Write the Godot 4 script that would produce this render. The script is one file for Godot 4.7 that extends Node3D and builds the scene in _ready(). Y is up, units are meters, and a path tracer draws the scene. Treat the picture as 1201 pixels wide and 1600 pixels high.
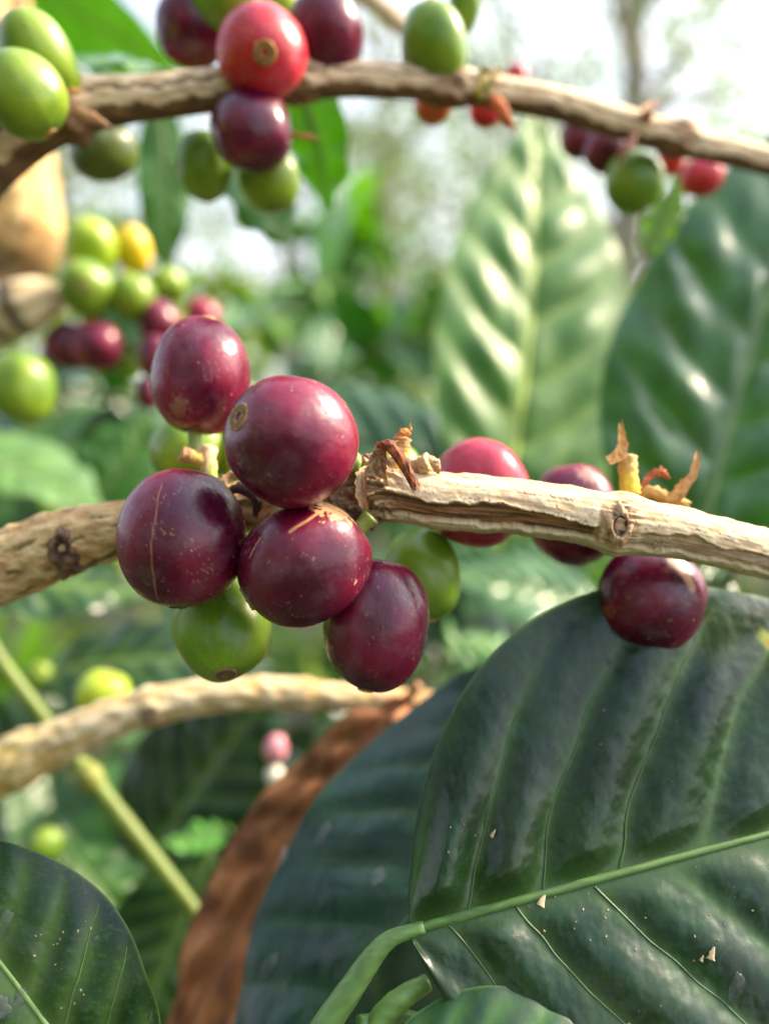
extends Node3D
# A coffee shrub seen from a hand's breadth away. Sizes are real, in metres; depths in the tables are millimetres.

const EYE := Vector3(0, 1.3, 0)
const SUN := Vector3(0.74, 0.64, -0.20)   # towards the sun, veiled by high haze
const FOCAL := 1256.0              # 1600 rows over a vertical field of 65 degrees
var K := Transform3D(Basis(Vector3.RIGHT, deg_to_rad(-8.0)), EYE)
var rng := RandomNumberGenerator.new()
var n1 := FastNoiseLite.new()      # smooth noise
var n2 := FastNoiseLite.new()      # fractal noise
var nc := FastNoiseLite.new()      # cells, for specks
var M := {}
var used := {}

# ---------------------------------------------------------------- helpers
func numbered(s: String) -> String:
	if not used.has(s):
		used[s] = 0
		return s
	used[s] += 1
	return "%s_%03d" % [s, used[s]]

func thing(called: String, label: String, category: String, at: Vector3, group := "") -> Node3D:
	var o := Node3D.new()
	o.name = numbered(called)
	add_child(o)
	o.position = at
	o.set_meta("label", label)
	o.set_meta("category", category)
	if group != "":
		o.set_meta("group", group)
	return o

func part(called: String, mesh: Mesh, mat: Material, parent: Node) -> MeshInstance3D:
	var o := MeshInstance3D.new()
	o.name = called
	o.mesh = mesh
	o.material_override = mat
	parent.add_child(o, true)
	return o

func at(px: float, py: float, d: float) -> Vector3:          # photograph column, row, depth in mm -> world
	return K * (Vector3((px - 600.5) / FOCAL, -(py - 800.0) / FOCAL, -1.0) * d * 0.001)

func vw(x: float, y: float, z: float) -> Vector3:             # direction: right, up, towards the viewer
	return (K.basis * Vector3(x, y, z)).normalized()

func build(v: PackedVector3Array, idx: PackedInt32Array, col: PackedColorArray, hint := Vector3.ZERO) -> ArrayMesh:
	var n := PackedVector3Array()
	n.resize(v.size())
	var vol := 0.0
	var c := Vector3.ZERO
	for p in v:
		c += p
	c /= v.size()
	var i := 0
	while i < idx.size():
		var a := v[idx[i]]
		var q := (v[idx[i + 2]] - a).cross(v[idx[i + 1]] - a)
		n[idx[i]] += q
		n[idx[i + 1]] += q
		n[idx[i + 2]] += q
		vol += q.dot(hint) if hint != Vector3.ZERO else q.dot(a - c)
		i += 3
	if vol < 0.0:
		i = 0
		while i < idx.size():
			var t := idx[i + 1]
			idx[i + 1] = idx[i + 2]
			idx[i + 2] = t
			i += 3
	var s := -1.0 if vol < 0.0 else 1.0
	for k in n.size():
		n[k] = (n[k] * s).normalized() if n[k].length_squared() > 1e-30 else Vector3.UP
	var arr := []
	arr.resize(Mesh.ARRAY_MAX)
	arr[Mesh.ARRAY_VERTEX] = v
	arr[Mesh.ARRAY_NORMAL] = n
	if col.size():
		arr[Mesh.ARRAY_COLOR] = col
	arr[Mesh.ARRAY_INDEX] = idx
	var m := ArrayMesh.new()
	m.add_surface_from_arrays(Mesh.PRIMITIVE_TRIANGLES, arr)
	return m

func grid_index(nu: int, nv: int, wrap: bool) -> PackedInt32Array:   # vertices in rows of nu, nv rows
	var idx := PackedInt32Array()
	var cols := nu if wrap else nu - 1
	idx.resize(cols * (nv - 1) * 6)
	var k := 0
	for j in nv - 1:
		for i in cols:
			var i2 := (i + 1) % nu
			var a := j * nu + i
			var b := j * nu + i2
			var c := a + nu
			var d := b + nu
			idx[k] = a; idx[k + 1] = b; idx[k + 2] = c
			idx[k + 3] = b; idx[k + 4] = d; idx[k + 5] = c
			k += 6
	return idx

func catmull(p: Array, t: float) -> Vector3:                  # t from 0 to 1 over the whole list
	var f := clampf(t, 0, 1) * (p.size() - 1)
	var i := mini(int(f), p.size() - 2)
	var u := f - i
	var b: Vector3 = p[i]
	var c: Vector3 = p[i + 1]
	var a: Vector3 = p[i - 1] if i > 0 else 2.0 * b - c
	var d: Vector3 = p[i + 2] if i + 2 < p.size() else 2.0 * c - b
	return 0.5 * (2.0 * b + (c - a) * u + (2.0 * a - 5.0 * b + 4.0 * c - d) * u * u + (3.0 * b - a - 3.0 * c + d) * u * u * u)

func num(p: Array, t: float) -> float:                        # the same for a list of numbers, straight between them
	var f := clampf(t, 0, 1) * (p.size() - 1)
	var i := mini(int(f), p.size() - 2)
	return lerpf(p[i], p[i + 1], f - i)

# A swept tube about world points; look.call(phi, t, centre) gives [radius factor, colour]; phi 0 faces the viewer, PI/2 is up. Closed by shrinking its ends.
func tube(pts: Array, radii: Array, nl: int, nr: int, origin: Vector3, look: Callable) -> ArrayMesh:
	var v := PackedVector3Array()
	var col := PackedColorArray()
	v.resize((nl + 2) * nr)
	col.resize((nl + 2) * nr)
	var front := K.basis.z
	for j in nl + 2:
		var t := clampf(float(j - 1) / (nl - 1), 0, 1)
		var c := catmull(pts, t)
		var tn := (catmull(pts, minf(t + 0.01, 1)) - catmull(pts, maxf(t - 0.01, 0))).normalized()
		var f := front - tn * tn.dot(front)
		if f.length() < 0.15:
			f = K.basis.y - tn * tn.dot(K.basis.y)
		f = f.normalized()
		var up := f.cross(tn)
		var r := num(radii, t) * 0.001
		var closing := 0.02 if j == 0 or j == nl + 1 else 1.0
		for i in nr:
			var ph := TAU * i / nr
			if ph > PI:
				ph -= TAU
			var q: Array = look.call(ph, t, c)
			v[j * nr + i] = c - origin + (f * cos(ph) + up * sin(ph)) * r * float(q[0]) * closing
			col[j * nr + i] = q[1]
	return build(v, grid_index(nr, nl + 2, true), col)

func plain_tube(pts: Array, radii: Array, origin: Vector3, c1: Color, nl := 14, nr := 10, rough := 0.08) -> ArrayMesh:
	return tube(pts, radii, nl, nr, origin, func(ph, t, c):
		var w := n2.get_noise_3d(c.x * 900 + cos(ph) * 1.3, c.y * 900 + sin(ph) * 1.3, c.z * 900)
		return [1.0 + rough * w, c1 * (1.0 + 0.5 * w)])

func smooth(a: float, b: float, x: float) -> float:
	return smoothstep(a, b, x)

# ---------------------------------------------------------------- materials
func noise_tex(freq: float, octaves: int, normal: bool, strength := 4.0, lo := 0.0, hi := 1.0, sd := 1, size := 512) -> NoiseTexture2D:
	var n := FastNoiseLite.new()
	n.noise_type = FastNoiseLite.TYPE_SIMPLEX_SMOOTH
	n.frequency = freq
	n.fractal_octaves = octaves
	n.seed = sd
	var t := NoiseTexture2D.new()
	t.width = size
	t.height = size
	t.seamless = true
	t.noise = n
	if normal:
		t.as_normal_map = true
		t.bump_strength = strength
	else:
		var g := Gradient.new()
		g.set_color(0, Color(lo, lo, lo))
		g.set_color(1, Color(hi, hi, hi))
		t.color_ramp = g
	return t

func surface(rough: float, spec: float, bump: Texture2D, bump_amount: float, per_metre: Vector3, rough_tex: Texture2D = null) -> StandardMaterial3D:
	var m := StandardMaterial3D.new()
	m.vertex_color_use_as_albedo = true
	m.roughness = rough
	m.metallic_specular = spec
	m.uv1_triplanar = true
	m.uv1_scale = per_metre
	if bump:
		m.normal_enabled = true
		m.normal_texture = bump
		m.normal_scale = bump_amount
	if rough_tex:
		m.roughness_texture = rough_tex
		m.roughness_texture_channel = BaseMaterial3D.TEXTURE_CHANNEL_RED
	return m

func make_materials() -> void:
	var fine := noise_tex(0.02, 4, true, 5.0, 0, 1, 3)
	var grain := noise_tex(0.012, 5, true, 9.0, 0, 1, 5)
	var blot := noise_tex(0.010, 5, false, 1, 0.4, 1.0, 7)
	M.skin = surface(0.42, 0.5, fine, 0.22, Vector3.ONE * 130, blot)
	M.green_skin = surface(0.5, 0.5, fine, 0.08, Vector3.ONE * 110, blot)
	M.bark = surface(0.75, 0.35, grain, 0.38, Vector3(70, 260, 260))
	M.dry = surface(0.7, 0.4, grain, 0.6, Vector3.ONE * 220)
	M.stalk = surface(0.5, 0.5, fine, 0.2, Vector3.ONE * 200)
	M.leaf = surface(0.36, 0.43, fine, 0.16, Vector3.ONE * 90, blot)
	M.leaf.backlight_enabled = true
	M.leaf.backlight = Color(0.2, 0.3, 0.08)
	M.thin_leaf = surface(0.5, 0.5, fine, 0.12, Vector3.ONE * 90, blot)
	M.thin_leaf.backlight_enabled = true
	M.thin_leaf.backlight = Color(0.55, 0.75, 0.15)
	M.dead_leaf = surface(0.75, 0.35, grain, 0.35, Vector3.ONE * 90)
	M.dead_leaf.backlight_enabled = true
	M.dead_leaf.backlight = Color(0.35, 0.16, 0.05)
	M.shiny_leaf = surface(0.36, 0.5, fine, 0.12, Vector3.ONE * 60, blot)
	M.shiny_leaf.backlight_enabled = true
	M.shiny_leaf.backlight = Color(0.4, 0.6, 0.12)
	M.sheen_leaf = surface(0.62, 0.5, fine, 0.12, Vector3.ONE * 60, blot)
	M.sheen_leaf.rim_enabled = true
	M.sheen_leaf.rim = 0.35
	M.sheen_leaf.rim_tint = 0.0
	M.sheen_leaf.backlight_enabled = true
	M.sheen_leaf.backlight = Color(0.5, 0.7, 0.12)
	for k in 4:
		var m := surface(0.42, 0.5, fine, 0.12, Vector3.ONE * 60, blot)
		m.vertex_color_use_as_albedo = true
		m.albedo_color = ([Color(0.016, 0.05, 0.012), Color(0.035, 0.115, 0.015), Color(0.07, 0.18, 0.02), Color(0.16, 0.3, 0.06)][k] as Color).linear_to_srgb()
		m.backlight_enabled = true
		m.backlight = Color(0.35, 0.55, 0.12)
		M["bough_leaf_%d" % k] = m
	M.vein = surface(0.45, 0.5, fine, 0.1, Vector3.ONE * 150)
	M.far_leaf = StandardMaterial3D.new()
	M.far_leaf.vertex_color_use_as_albedo = true
	M.far_leaf.roughness = 0.32
	M.far_leaf.metallic_specular = 0.36
	M.far_leaf.backlight_enabled = true
	M.far_leaf.backlight = Color(0.85, 1.0, 0.2)
	M.trunk = StandardMaterial3D.new()
	M.trunk.albedo_color = Color(0.27, 0.24, 0.2).linear_to_srgb()
	M.trunk.roughness = 0.9
	M.trunk.uv1_triplanar = true
	M.trunk.uv1_scale = Vector3(6, 2, 6)
	M.trunk.normal_enabled = true
	M.trunk.normal_texture = grain
	M.water = StandardMaterial3D.new()
	M.water.roughness = 0.02
	M.water.refraction_enabled = true
	M.water.refraction_scale = 0.033
	M.water.transparency = BaseMaterial3D.TRANSPARENCY_ALPHA
	M.water.albedo_color = Color(1, 1, 1, 0.02)
	M.ground = StandardMaterial3D.new()
	M.ground.albedo_color = Color(0.035, 0.035, 0.018).linear_to_srgb()
	M.ground.roughness = 0.95
	M.ground.normal_enabled = true
	M.ground.normal_texture = grain
	M.ground.uv1_triplanar = true
	M.ground.uv1_scale = Vector3(3, 3, 3)

# ---------------------------------------------------------------- cherries
const TONES := {                    # darker tone, lighter tone
	"wine": [Color(0.075, 0.0028, 0.016), Color(0.18, 0.005, 0.028)],
	"plum": [Color(0.055, 0.0026, 0.014), Color(0.135, 0.0045, 0.025)],
	"pink": [Color(0.26, 0.012, 0.03), Color(0.36, 0.02, 0.045)],
	"red": [Color(0.42, 0.015, 0.02), Color(0.55, 0.03, 0.05)],
	"orange": [Color(0.38, 0.06, 0.01), Color(0.5, 0.12, 0.02)],
	"green": [Color(0.11, 0.2, 0.008), Color(0.2, 0.3, 0.016)],
	"lime": [Color(0.22, 0.33, 0.01), Color(0.33, 0.43, 0.02)],
	"leafy": [Color(0.10, 0.2, 0.008), Color(0.16, 0.27, 0.015)],
	"olive": [Color(0.06, 0.09, 0.008), Color(0.1, 0.14, 0.015)],
	"blush": [Color(0.55, 0.16, 0.2), Color(0.66, 0.3, 0.32)],
	"pale": [Color(0.5, 0.5, 0.36), Color(0.65, 0.62, 0.5)],
	"yellow": [Color(0.6, 0.4, 0.004), Color(0.7, 0.5, 0.01)],
}
const TAN := Color(0.42, 0.25, 0.12)

# px, py: where its middle is seen; w, l: width and length as seen at that depth; axis: towards the blossom end
func cherry(label: String, group: String, px: float, py: float, d: float, w: float, l: float, axis: Vector3, tone: String, res := 40, extra := {}) -> Node3D:
	var red: bool = not tone in ["green", "lime", "leafy", "olive", "pale", "yellow"]
	var o := thing("ripe_coffee_cherry" if red else ("yellow_coffee_cherry" if tone == "yellow" else "green_coffee_cherry"), label, "coffee cherry", at(px, py, d), group)
	var zv := (EYE - o.position).normalized()                # as seen along the line of sight
	var xv := K.basis.y.cross(zv).normalized()
	var view := Basis(xv, zv.cross(xv), zv)
	var y := (view * axis).normalized()
	var z := (zv - y * y.dot(zv))
	z = z.normalized() if z.length() > 0.1 else (xv - y * y.dot(xv)).normalized()
	o.basis = Basis(y.cross(z), y, z)
	var ra := w * d / FOCAL * 0.0005
	var rb := l * d / FOCAL * 0.0005
	var rc: float = ra * extra.get("flat", 0.95)
	var sd := rng.randf() * 90.0 + 3.0
	var nu := res * 2
	var nv := res + 1
	var v := PackedVector3Array()
	var col := PackedColorArray()
	v.resize(nu * nv)
	col.resize(nu * nv)
	var lo: Color = TONES[tone][0]
	var hi: Color = TONES[tone][1]
	var marks: Array = extra.get("marks", [])
	var back := o.basis.inverse() * view
	var lump: float = extra.get("lump", 0.045)
	var prepared := []
	for m in marks:
		var pts := []
		for q in m.p:
			var x: float = q[0] / (w * 0.5)
			var yy: float = -q[1] / (l * 0.5)
			var rr := Vector2(x, yy)
			if rr.length() > 0.99:
				rr = rr.normalized() * 0.99
			pts.append((back * Vector3(rr.x, rr.y, sqrt(1.0 - rr.length_squared()))).normalized())
		prepared.append([m, pts])
	var hero := res >= 90
	for j in nv:
		var th := PI * j / (nv - 1)
		for i in nu:
			var ph := TAU * i / nu
			var s := sin(th)
			var dir := Vector3(s * cos(ph), cos(th), s * sin(ph))
			var big := n1.get_noise_3d(dir.x * 0.9 + sd, dir.y * 0.9, dir.z * 0.9)
			var mid := n2.get_noise_3d(dir.x * 2.3, dir.y * 2.3 + sd, dir.z * 2.3)
			# a little squarer than an ellipsoid, a shallow crease along both seams, a dimple at the stalk, a flat at the tip
			var k := 1.0 + 0.008 * (1.0 - pow(absf(dir.y), 4) - pow(s, 4)) * 2.0
			k += lump * big + 0.007 * mid
			k -= 0.012 * exp(-pow(dir.z / 0.12, 2)) * s * s
			k -= 0.03 * exp(-pow(th / 0.22, 2)) + 0.09 * exp(-pow((PI - th) / 0.3, 2))
			v[j * nu + i] = Vector3(dir.x * ra, dir.y * rb, dir.z * rc) * k
			var c := lo.lerp(hi, clampf(0.5 + 1.1 * big + 0.35 * mid + 0.25 * (-dir.y if red else dir.y), 0, 1))
			if hero:
				var streak := n2.get_noise_3d(cos(ph) * 9.0 + sd, dir.y * 1.2, sin(ph) * 9.0)
				c = c * (1.0 + 0.2 * streak)
				var bloom := smoothstep(0.0, 0.45, n2.get_noise_3d(dir.x * 1.4, dir.y * 1.4 + sd, dir.z * 1.4))
				c = c.lerp(Color(0.20, 0.13, 0.15) if red else Color(0.25, 0.33, 0.12), 0.14 * bloom)
				var cork := absf(n2.get_noise_3d(dir.x * 2.6 + sd, dir.y * 2.6, dir.z * 2.6 + sd))
				if cork < 0.012 and gate_of(dir, sd) > 0.25:
					c = c.lerp(TAN if red else Color(0.3, 0.3, 0.08), 0.4)
				var gate := n1.get_noise_3d(dir.x * 2.4, dir.y * 2.4, dir.z * 2.4 + sd)
				var cell := nc.get_noise_3d(dir.x * 13.0 + sd, dir.y * 13.0, dir.z * 13.0) + 1.0
				if cell < 0.10 + 0.11 * gate:
					c = c.lerp(TAN if red else Color(0.35, 0.42, 0.1), 0.45 * smooth(0.12 + 0.11 * gate, 0.02, cell))
				var cell2 := nc.get_noise_3d(dir.x * 5.0, dir.y * 5.0 + sd, dir.z * 5.0) + 1.0
				if cell2 < 0.05:
					c = c.lerp(Color(0.45, 0.36, 0.26) if red else Color(0.05, 0.06, 0.02), 0.8)
			for pm in prepared:
				var m: Dictionary = pm[0]
				var pts: Array = pm[1]
				var near := 9.0
				if m.kind == "line":
					for q in pts.size() - 1:
						var a: Vector3 = pts[q]
						var b: Vector3 = pts[q + 1]
						var u := clampf((dir - a).dot(b - a) / (b - a).length_squared(), 0, 1)
						near = minf(near, dir.distance_to(a.lerp(b, u).normalized()))
					near += 0.006 * mid
					c = c.lerp(m.c, m.get("a", 0.8) * smooth(m.w, m.w * 0.3, near))
				else:
					near = dir.distance_to(pts[0]) / float(m.w)
					if near < 1.4:
						var ragged := n2.get_noise_3d(dir.x * 8.0 + sd, dir.y * 8.0, dir.z * 8.0)
						c = c.lerp(m.c, m.get("a", 0.85) * smooth(1.0, 0.75, near + 0.95 * ragged) * (0.75 + 0.5 * absf(ragged)))
			col[j * nu + i] = c
	part("skin", build(v, grid_index(nu, nv, true), col), M.skin if red else M.green_skin, o)
	# the scar where the blossom sat: rings about a small pit
	var scar: float = extra.get("scar", 0.16)
	if scar > 0.0:
		part("blossom_scar", scar_mesh(ra * scar, rb * (0.974 + lump * n1.get_noise_3d(sd, 0.9, 0.0) + 0.007 * n2.get_noise_3d(0.0, 2.3 + sd, 0.0)), sd, 36 if hero else 14, extra.get("scar_tone", Color(0.26, 0.15, 0.06))), M.dry, o)
	# the stalk, out of the dimple at the other end
	var sl: float = extra.get("stalk", 0.0)
	if sl > 0.0:
		var base := o.basis * Vector3(0, -rb * 0.86, 0)
		var tip := o.basis * Vector3(ra * 0.1, -rb - sl, ra * 0.05)
		var st := plain_tube([base, base.lerp(tip, 0.5), tip], [ra * 140, ra * 130, ra * 180], Vector3.ZERO, Color(0.2, 0.27, 0.05), 8, 10)
		part("stalk", st, M.stalk, o).transform = Transform3D(o.basis.inverse(), Vector3.ZERO)
	return o

func gate_of(dir: Vector3, sd: float) -> float:
	return n1.get_noise_3d(dir.x * 1.7 - sd, dir.y * 1.7, dir.z * 1.7)

func scar_mesh(r: float, top: float, sd: float, nr: int, c: Color) -> ArrayMesh:
	var v := PackedVector3Array()
	var col := PackedColorArray()
	var prof := [[1.25, -0.30], [1.1, 0.02], [0.98, 0.16], [0.86, 0.06], [0.74, 0.15], [0.62, 0.05], [0.5, 0.13], [0.36, 0.10], [0.24, -0.1], [0.1, -0.4], [0.01, -0.45]]
	var tone := [0.8, 1.5, 2.0, 0.5, 1.6, 0.45, 1.5, 1.1, 0.3, 0.1, 0.05]
	for j in prof.size():
		for i in nr:
			var ph := TAU * i / nr
			var w := n2.get_noise_3d(cos(ph) * 3.0 + j * 1.7, sin(ph) * 3.0, sd)
			var rr: float = r * prof[j][0] * (1.0 + 0.10 * w)
			v.append(Vector3(cos(ph) * rr, top + r * (prof[j][1] + 0.1 * w), sin(ph) * rr))
			col.append(c * float(tone[j]) * (1.0 + 1.1 * w))
	return build(v, grid_index(nr, prof.size(), true), col, Vector3.UP)

# ---------------------------------------------------------------- leaves
# base, mid, tip: world points of the midrib; face: where its upper side looks; wl, wr: half widths in mm (the side of tangent x face is right)
func leaf(called: String, label: String, group: String, base: Vector3, mid: Vector3, tip: Vector3, face: Vector3, wl: float, wr: float, o := {}) -> Node3D:
	var t := thing(called, label, "leaf", base, group)
	var nu: int = o.get("nu", 61)
	var nv: int = o.get("nv", 37)
	var fold := deg_to_rad(o.get("fold", 8.0))
	var q: float = o.get("quilt", 0.9) * 0.001
	var veins: float = o.get("veins", 8.0)
	var sag: float = o.get("sag", 0.18)
	var wave: float = o.get("wave", 1.0) * 0.001
	var twist := deg_to_rad(o.get("twist", 0.0))
	var c0: Color = o.get("c", Color(0.022, 0.066, 0.02))
	var c1: Color = o.get("c2", c0 * 1.5)
	var cv: Color = o.get("cv", Color(0.13, 0.22, 0.05))
	var blunt: float = o.get("blunt", 0.75)
	var detail: bool = o.get("detail", false)
	var folds: Array = o.get("folds", [fold, fold])
	var groove: float = o.get("groove", 0.6)
	var relief: float = o.get("relief", 0.12) * 0.001
	var sd := rng.randf() * 50.0
	var L := (mid - base).length() + (tip - mid).length()
	var at_rib := func(s: float) -> Vector3:
		return base * (1 - s) * (1 - s) + mid * 2.0 * s * (1 - s) + tip * s * s
	var pitch := L / veins
	var width := func(s: float) -> float:
		return pow(maxf(sin(PI * pow(s, 0.88)), 0.0), blunt) * (1.0 - 0.3 * smoothstep(0.75, 1.0, s)) + 0.004
	# where a point of the blade is: s along the rib, y across from -1 to 1
	var place := func(s: float, y: float) -> Array:
		var c: Vector3 = at_rib.call(s)
		var tn := (mid - base) * (1 - s) + (tip - mid) * s
		tn = tn.normalized()
		var up := (face - tn * tn.dot(face)).normalized()
		up = up.rotated(tn, twist * s)
		var side := tn.cross(up)
		var w: float = (wr if y > 0 else wl) * 0.001 * width.call(s)
		var a := absf(y) * w
		var f: float = folds[1] if y > 0 else folds[0]
		var phase: float = (s * L - a * 0.62 - a * a * 9.0 * o.get("curl", 1.0)) / pitch + (0.37 if y > 0 else 0.0)
		phase += 0.05 * n1.get_noise_2d(s * 9.0 + sd, y * 2.0)
		var fr: float = phase - floorf(phase)
		var dist := minf(fr, 1.0 - fr) * pitch * 0.85          # metres to the nearest side vein
		var env := smoothstep(0.0, 0.0035, a) * (1.0 - 0.9 * pow(absf(y), 3))
		var h: float = q * (o.get("quilt_low", 1.0) if y > 0 else 1.0) * pow(0.5 - 0.5 * cos(TAU * fr), groove) * env * (0.75 + float(o.get("ragged", 0.6)) * n1.get_noise_2d(floorf(phase) * 3.7 + sd, y * 1.6))
		h += wave * pow(absf(y), 2) * (n1.get_noise_2d(s * 4.5 + sd * 2.0, signf(y) * 3.0) * 2.2)
		h += relief * n2.get_noise_2d(s * L * 260.0 + sd, y * w * 260.0) * env
		h -= sag * a * a / maxf(w, 0.001)
		var p := c + side * signf(y) * a * cos(f) + up * (a * sin(f) + h)
		return [p, dist, a, phase, up, w]
	var v := PackedVector3Array()
	var col := PackedColorArray()
	v.resize(nu * nv)
	col.resize(nu * nv)
	var spots: Array = o.get("spots", [])
	for j in nv:
		var y := -1.0 + 2.0 * j / (nv - 1)
		y = signf(y) * pow(absf(y), 1.15)
		for i in nu:
			var s := float(i) / (nu - 1)
			var r: Array = place.call(s, y)
			v[j * nu + i] = r[0] - base
			var dist: float = r[1]
			var m := n2.get_noise_2d(s * L * 90.0 + sd, y * float(r[5]) * 90.0)
			var c := c0.lerp(c1, clampf(0.4 + 1.2 * m, 0, 1))
			c = c.lerp(cv, 0.35 * exp(-pow(dist / 0.0011, 2)) * smoothstep(1.0, 0.7, absf(y)))
			c = c.lerp(cv, 0.55 * exp(-float(r[2]) / 0.0016))
			c = c.lerp(cv, 0.5 * smoothstep(0.975, 1.0, absf(y)))
			if detail:
				# the net of small veins and fine dust specks
				var net := absf(n2.get_noise_2d(s * L * 420.0, y * float(r[5]) * 420.0 + sd))
				c = c.lerp(cv, 0.16 * smoothstep(0.05, 0.0, net))
				var film := n2.get_noise_2d(s * L * 55.0 - sd, y * float(r[5]) * 55.0)
				c = c.lerp(Color(0.09, 0.085, 0.045), 0.08 * smoothstep(0.08, 0.45, film))
			for sp in spots:
				var far := Vector2((s - float(sp[0])) * L, (y - float(sp[1])) * float(r[5])).length() * 1000.0 + m * float(sp[2])
				if far < float(sp[2]):
					c = c.lerp(sp[3], smoothstep(float(sp[2]), float(sp[2]) * 0.5, far))
			col[j * nu + i] = c
	part("blade", build(v, grid_index(nu, nv, false), col, face), o.get("mat", M.leaf), t)
	# the midrib, proud of both sides
	var rib := []
	for i in 24:
		var r: Array = place.call(i / 23.0 * 0.985, 0.0)
		rib.append(r[0] - r[4] * 0.00025 * float(o.get("rib", 0.75)))
	var rr: float = o.get("rib", 0.75)
	part("midrib", plain_tube(rib, [rr, rr * 0.85, rr * 0.6, rr * 0.25], base, cv, 60, 10, 0.1), M.vein, t)
	if o.get("side_veins", false):
		for sgn in [-1.0, 1.0]:
			for k in int(veins):
				var pts := []
				var s0 := 0.0
				for e in 14:                                     # walk outwards, keeping to one vein
					var y: float = sgn * (0.02 + 0.90 * e / 13.0)
					var want := float(k) + (1.0 if sgn > 0 else 1.0)
					var best := s0
					var off := 9.0
					for z in 60:
						var s: float = s0 + z * 0.006
						if s > 0.97:
							break
						var ph: float = place.call(s, y)[3] - want
						if absf(ph) < off:
							off = absf(ph)
							best = s
						elif off < 0.05:
							break
					if off > 0.06:
						break
					s0 = maxf(best - 0.02, 0.0)
					var r: Array = place.call(best, y)
					pts.append(r[0] + r[4] * 0.00002)
				if pts.size() > 4:
					part("side_vein", plain_tube(pts, [0.17, 0.13, 0.08, 0.04], base, cv * 0.62, 40, 6, 0.05), M.vein, t)
	if o.has("petiole"):
		var pp: Array = [base + ((at_rib.call(0.03) as Vector3) - base)]
		for p in o.petiole:
			pp.append(p)
		part("petiole", plain_tube(pp, o.get("petiole_r", [0.9, 1.0, 1.3]), base, o.get("petiole_c", cv), 30, 14, 0.06), M.vein, t)
	return t

# one leaf of unit length, shared by the blurred boughs
func bough_leaf(sd: float) -> ArrayMesh:
	var v := PackedVector3Array()
	var col := PackedColorArray()
	for j in 21:
		var y := -1.0 + 2.0 * j / 20.0
		for i in 41:
			var s := i / 40.0
			var w := 0.235 * pow(maxf(sin(PI * pow(s, 0.88)), 0.0), 0.75) * (1.0 - 0.3 * smoothstep(0.75, 1.0, s)) + 0.002
			var a := absf(y) * w
			var ph := (s - a * 0.62) * 8.0 + (0.4 if y > 0 else 0.0)
			var h := 0.022 * pow(absf(sin(PI * ph)), 0.7) * smoothstep(0.0, 0.04, a) * (1.0 - 0.7 * pow(absf(y), 3))
			h += 0.16 * a + 0.05 * y * y * n1.get_noise_2d(s * 4.0 + sd, signf(y)) - 0.22 * s * s + 0.05 * n1.get_noise_2d(s * 2.0, sd)
			v.append(Vector3(signf(y) * a, h, -s))
			col.append(Color(1, 1, 1) * (1.0 + 0.3 * n2.get_noise_2d(s * 6.0 + sd, y * 3.0) + 1.6 * exp(-a / 0.01)))
	return build(v, grid_index(41, 21, false), col, Vector3.UP)

# a shoot with pairs of leaves, as coffee grows: p, q its ends, size in mm
func leafy_bough(label: String, group: String, p: Vector3, q: Vector3, pairs: int, size: float, tone: int, meshes: Array) -> void:
	var o := thing("leafy_bough", label, "branch", p, group)
	var m := p.lerp(q, 0.5) + Vector3(0, 0.01, 0)
	part("stem", plain_tube([p, m, q], [2.4, 2.0, 1.2], p, Color(0.16, 0.2, 0.05), 16, 8), M.stalk, o)
	for k in pairs:
		var c := catmull([p, m, q], (k + 0.6) / pairs)
		var along := (q - p).normalized()
		var side := along.cross(Vector3.UP).normalized().rotated(along, rng.randf_range(-0.5, 0.5) + (PI / 2 if k % 2 else 0.0) * 0.6)
		for sg in [-1.0, 1.0]:
			var d: Vector3 = (side * sg + along * rng.randf_range(0.2, 0.8) + unit() * 0.35).normalized()
			var b := Basis.looking_at(d, (Vector3.UP + unit() * 0.5 + K.basis.z * 0.3).normalized())
			var lf := part("leaf", meshes[rng.randi() % meshes.size()], M["bough_leaf_%d" % mini(tone + (1 if rng.randf() < 0.3 else 0), 3)], o)
			lf.transform = Transform3D(b.scaled_local(Vector3.ONE * size * 0.001 * rng.randf_range(0.7, 1.15)), c - p)

# ---------------------------------------------------------------- dry scraps
# a curled strip of dry bract along world points, w: half widths in mm, curl: how far its sides roll up
func scrap(called: String, parent: Node3D, pts: Array, w: Array, across: Vector3, curl: float, ca: Color, cb: Color) -> void:
	var nu := 34
	var nv := 13
	var v := PackedVector3Array()
	var col := PackedColorArray()
	var sd := rng.randf() * 40.0
	for j in nv:
		var y := -1.0 + 2.0 * j / (nv - 1)
		for i in nu:
			var t := float(i) / (nu - 1)
			var c := catmull(pts, t)
			var tn := (catmull(pts, minf(t + 0.03, 1)) - catmull(pts, maxf(t - 0.03, 0))).normalized()
			var a := (across - tn * tn.dot(across)).normalized()
			var up := a.cross(tn)
			var rag := n2.get_noise_2d(t * 7.0 + sd, y * 2.2)
			var ww: float = num(w, t) * 0.001 * (1.0 + 0.45 * rag * absf(y))
			var ang := y * curl
			var p := c + (a * sin(ang) + up * (1.0 - cos(ang))) * ww / maxf(curl, 0.3) + up * rag * ww * 0.22
			p += tn * absf(y) * n1.get_noise_2d(y * 9.0, sd) * 0.0022 * smoothstep(0.75, 1.0, t)
			v.append(p - parent.position)
			col.append(ca.lerp(cb, clampf(0.5 + 1.4 * rag + 0.3 * (absf(y) - 0.5), 0, 1)))
	part(called, build(v, grid_index(nu, nv, false), col, (parent.basis * Vector3.UP)), M.dry, parent)

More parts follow.
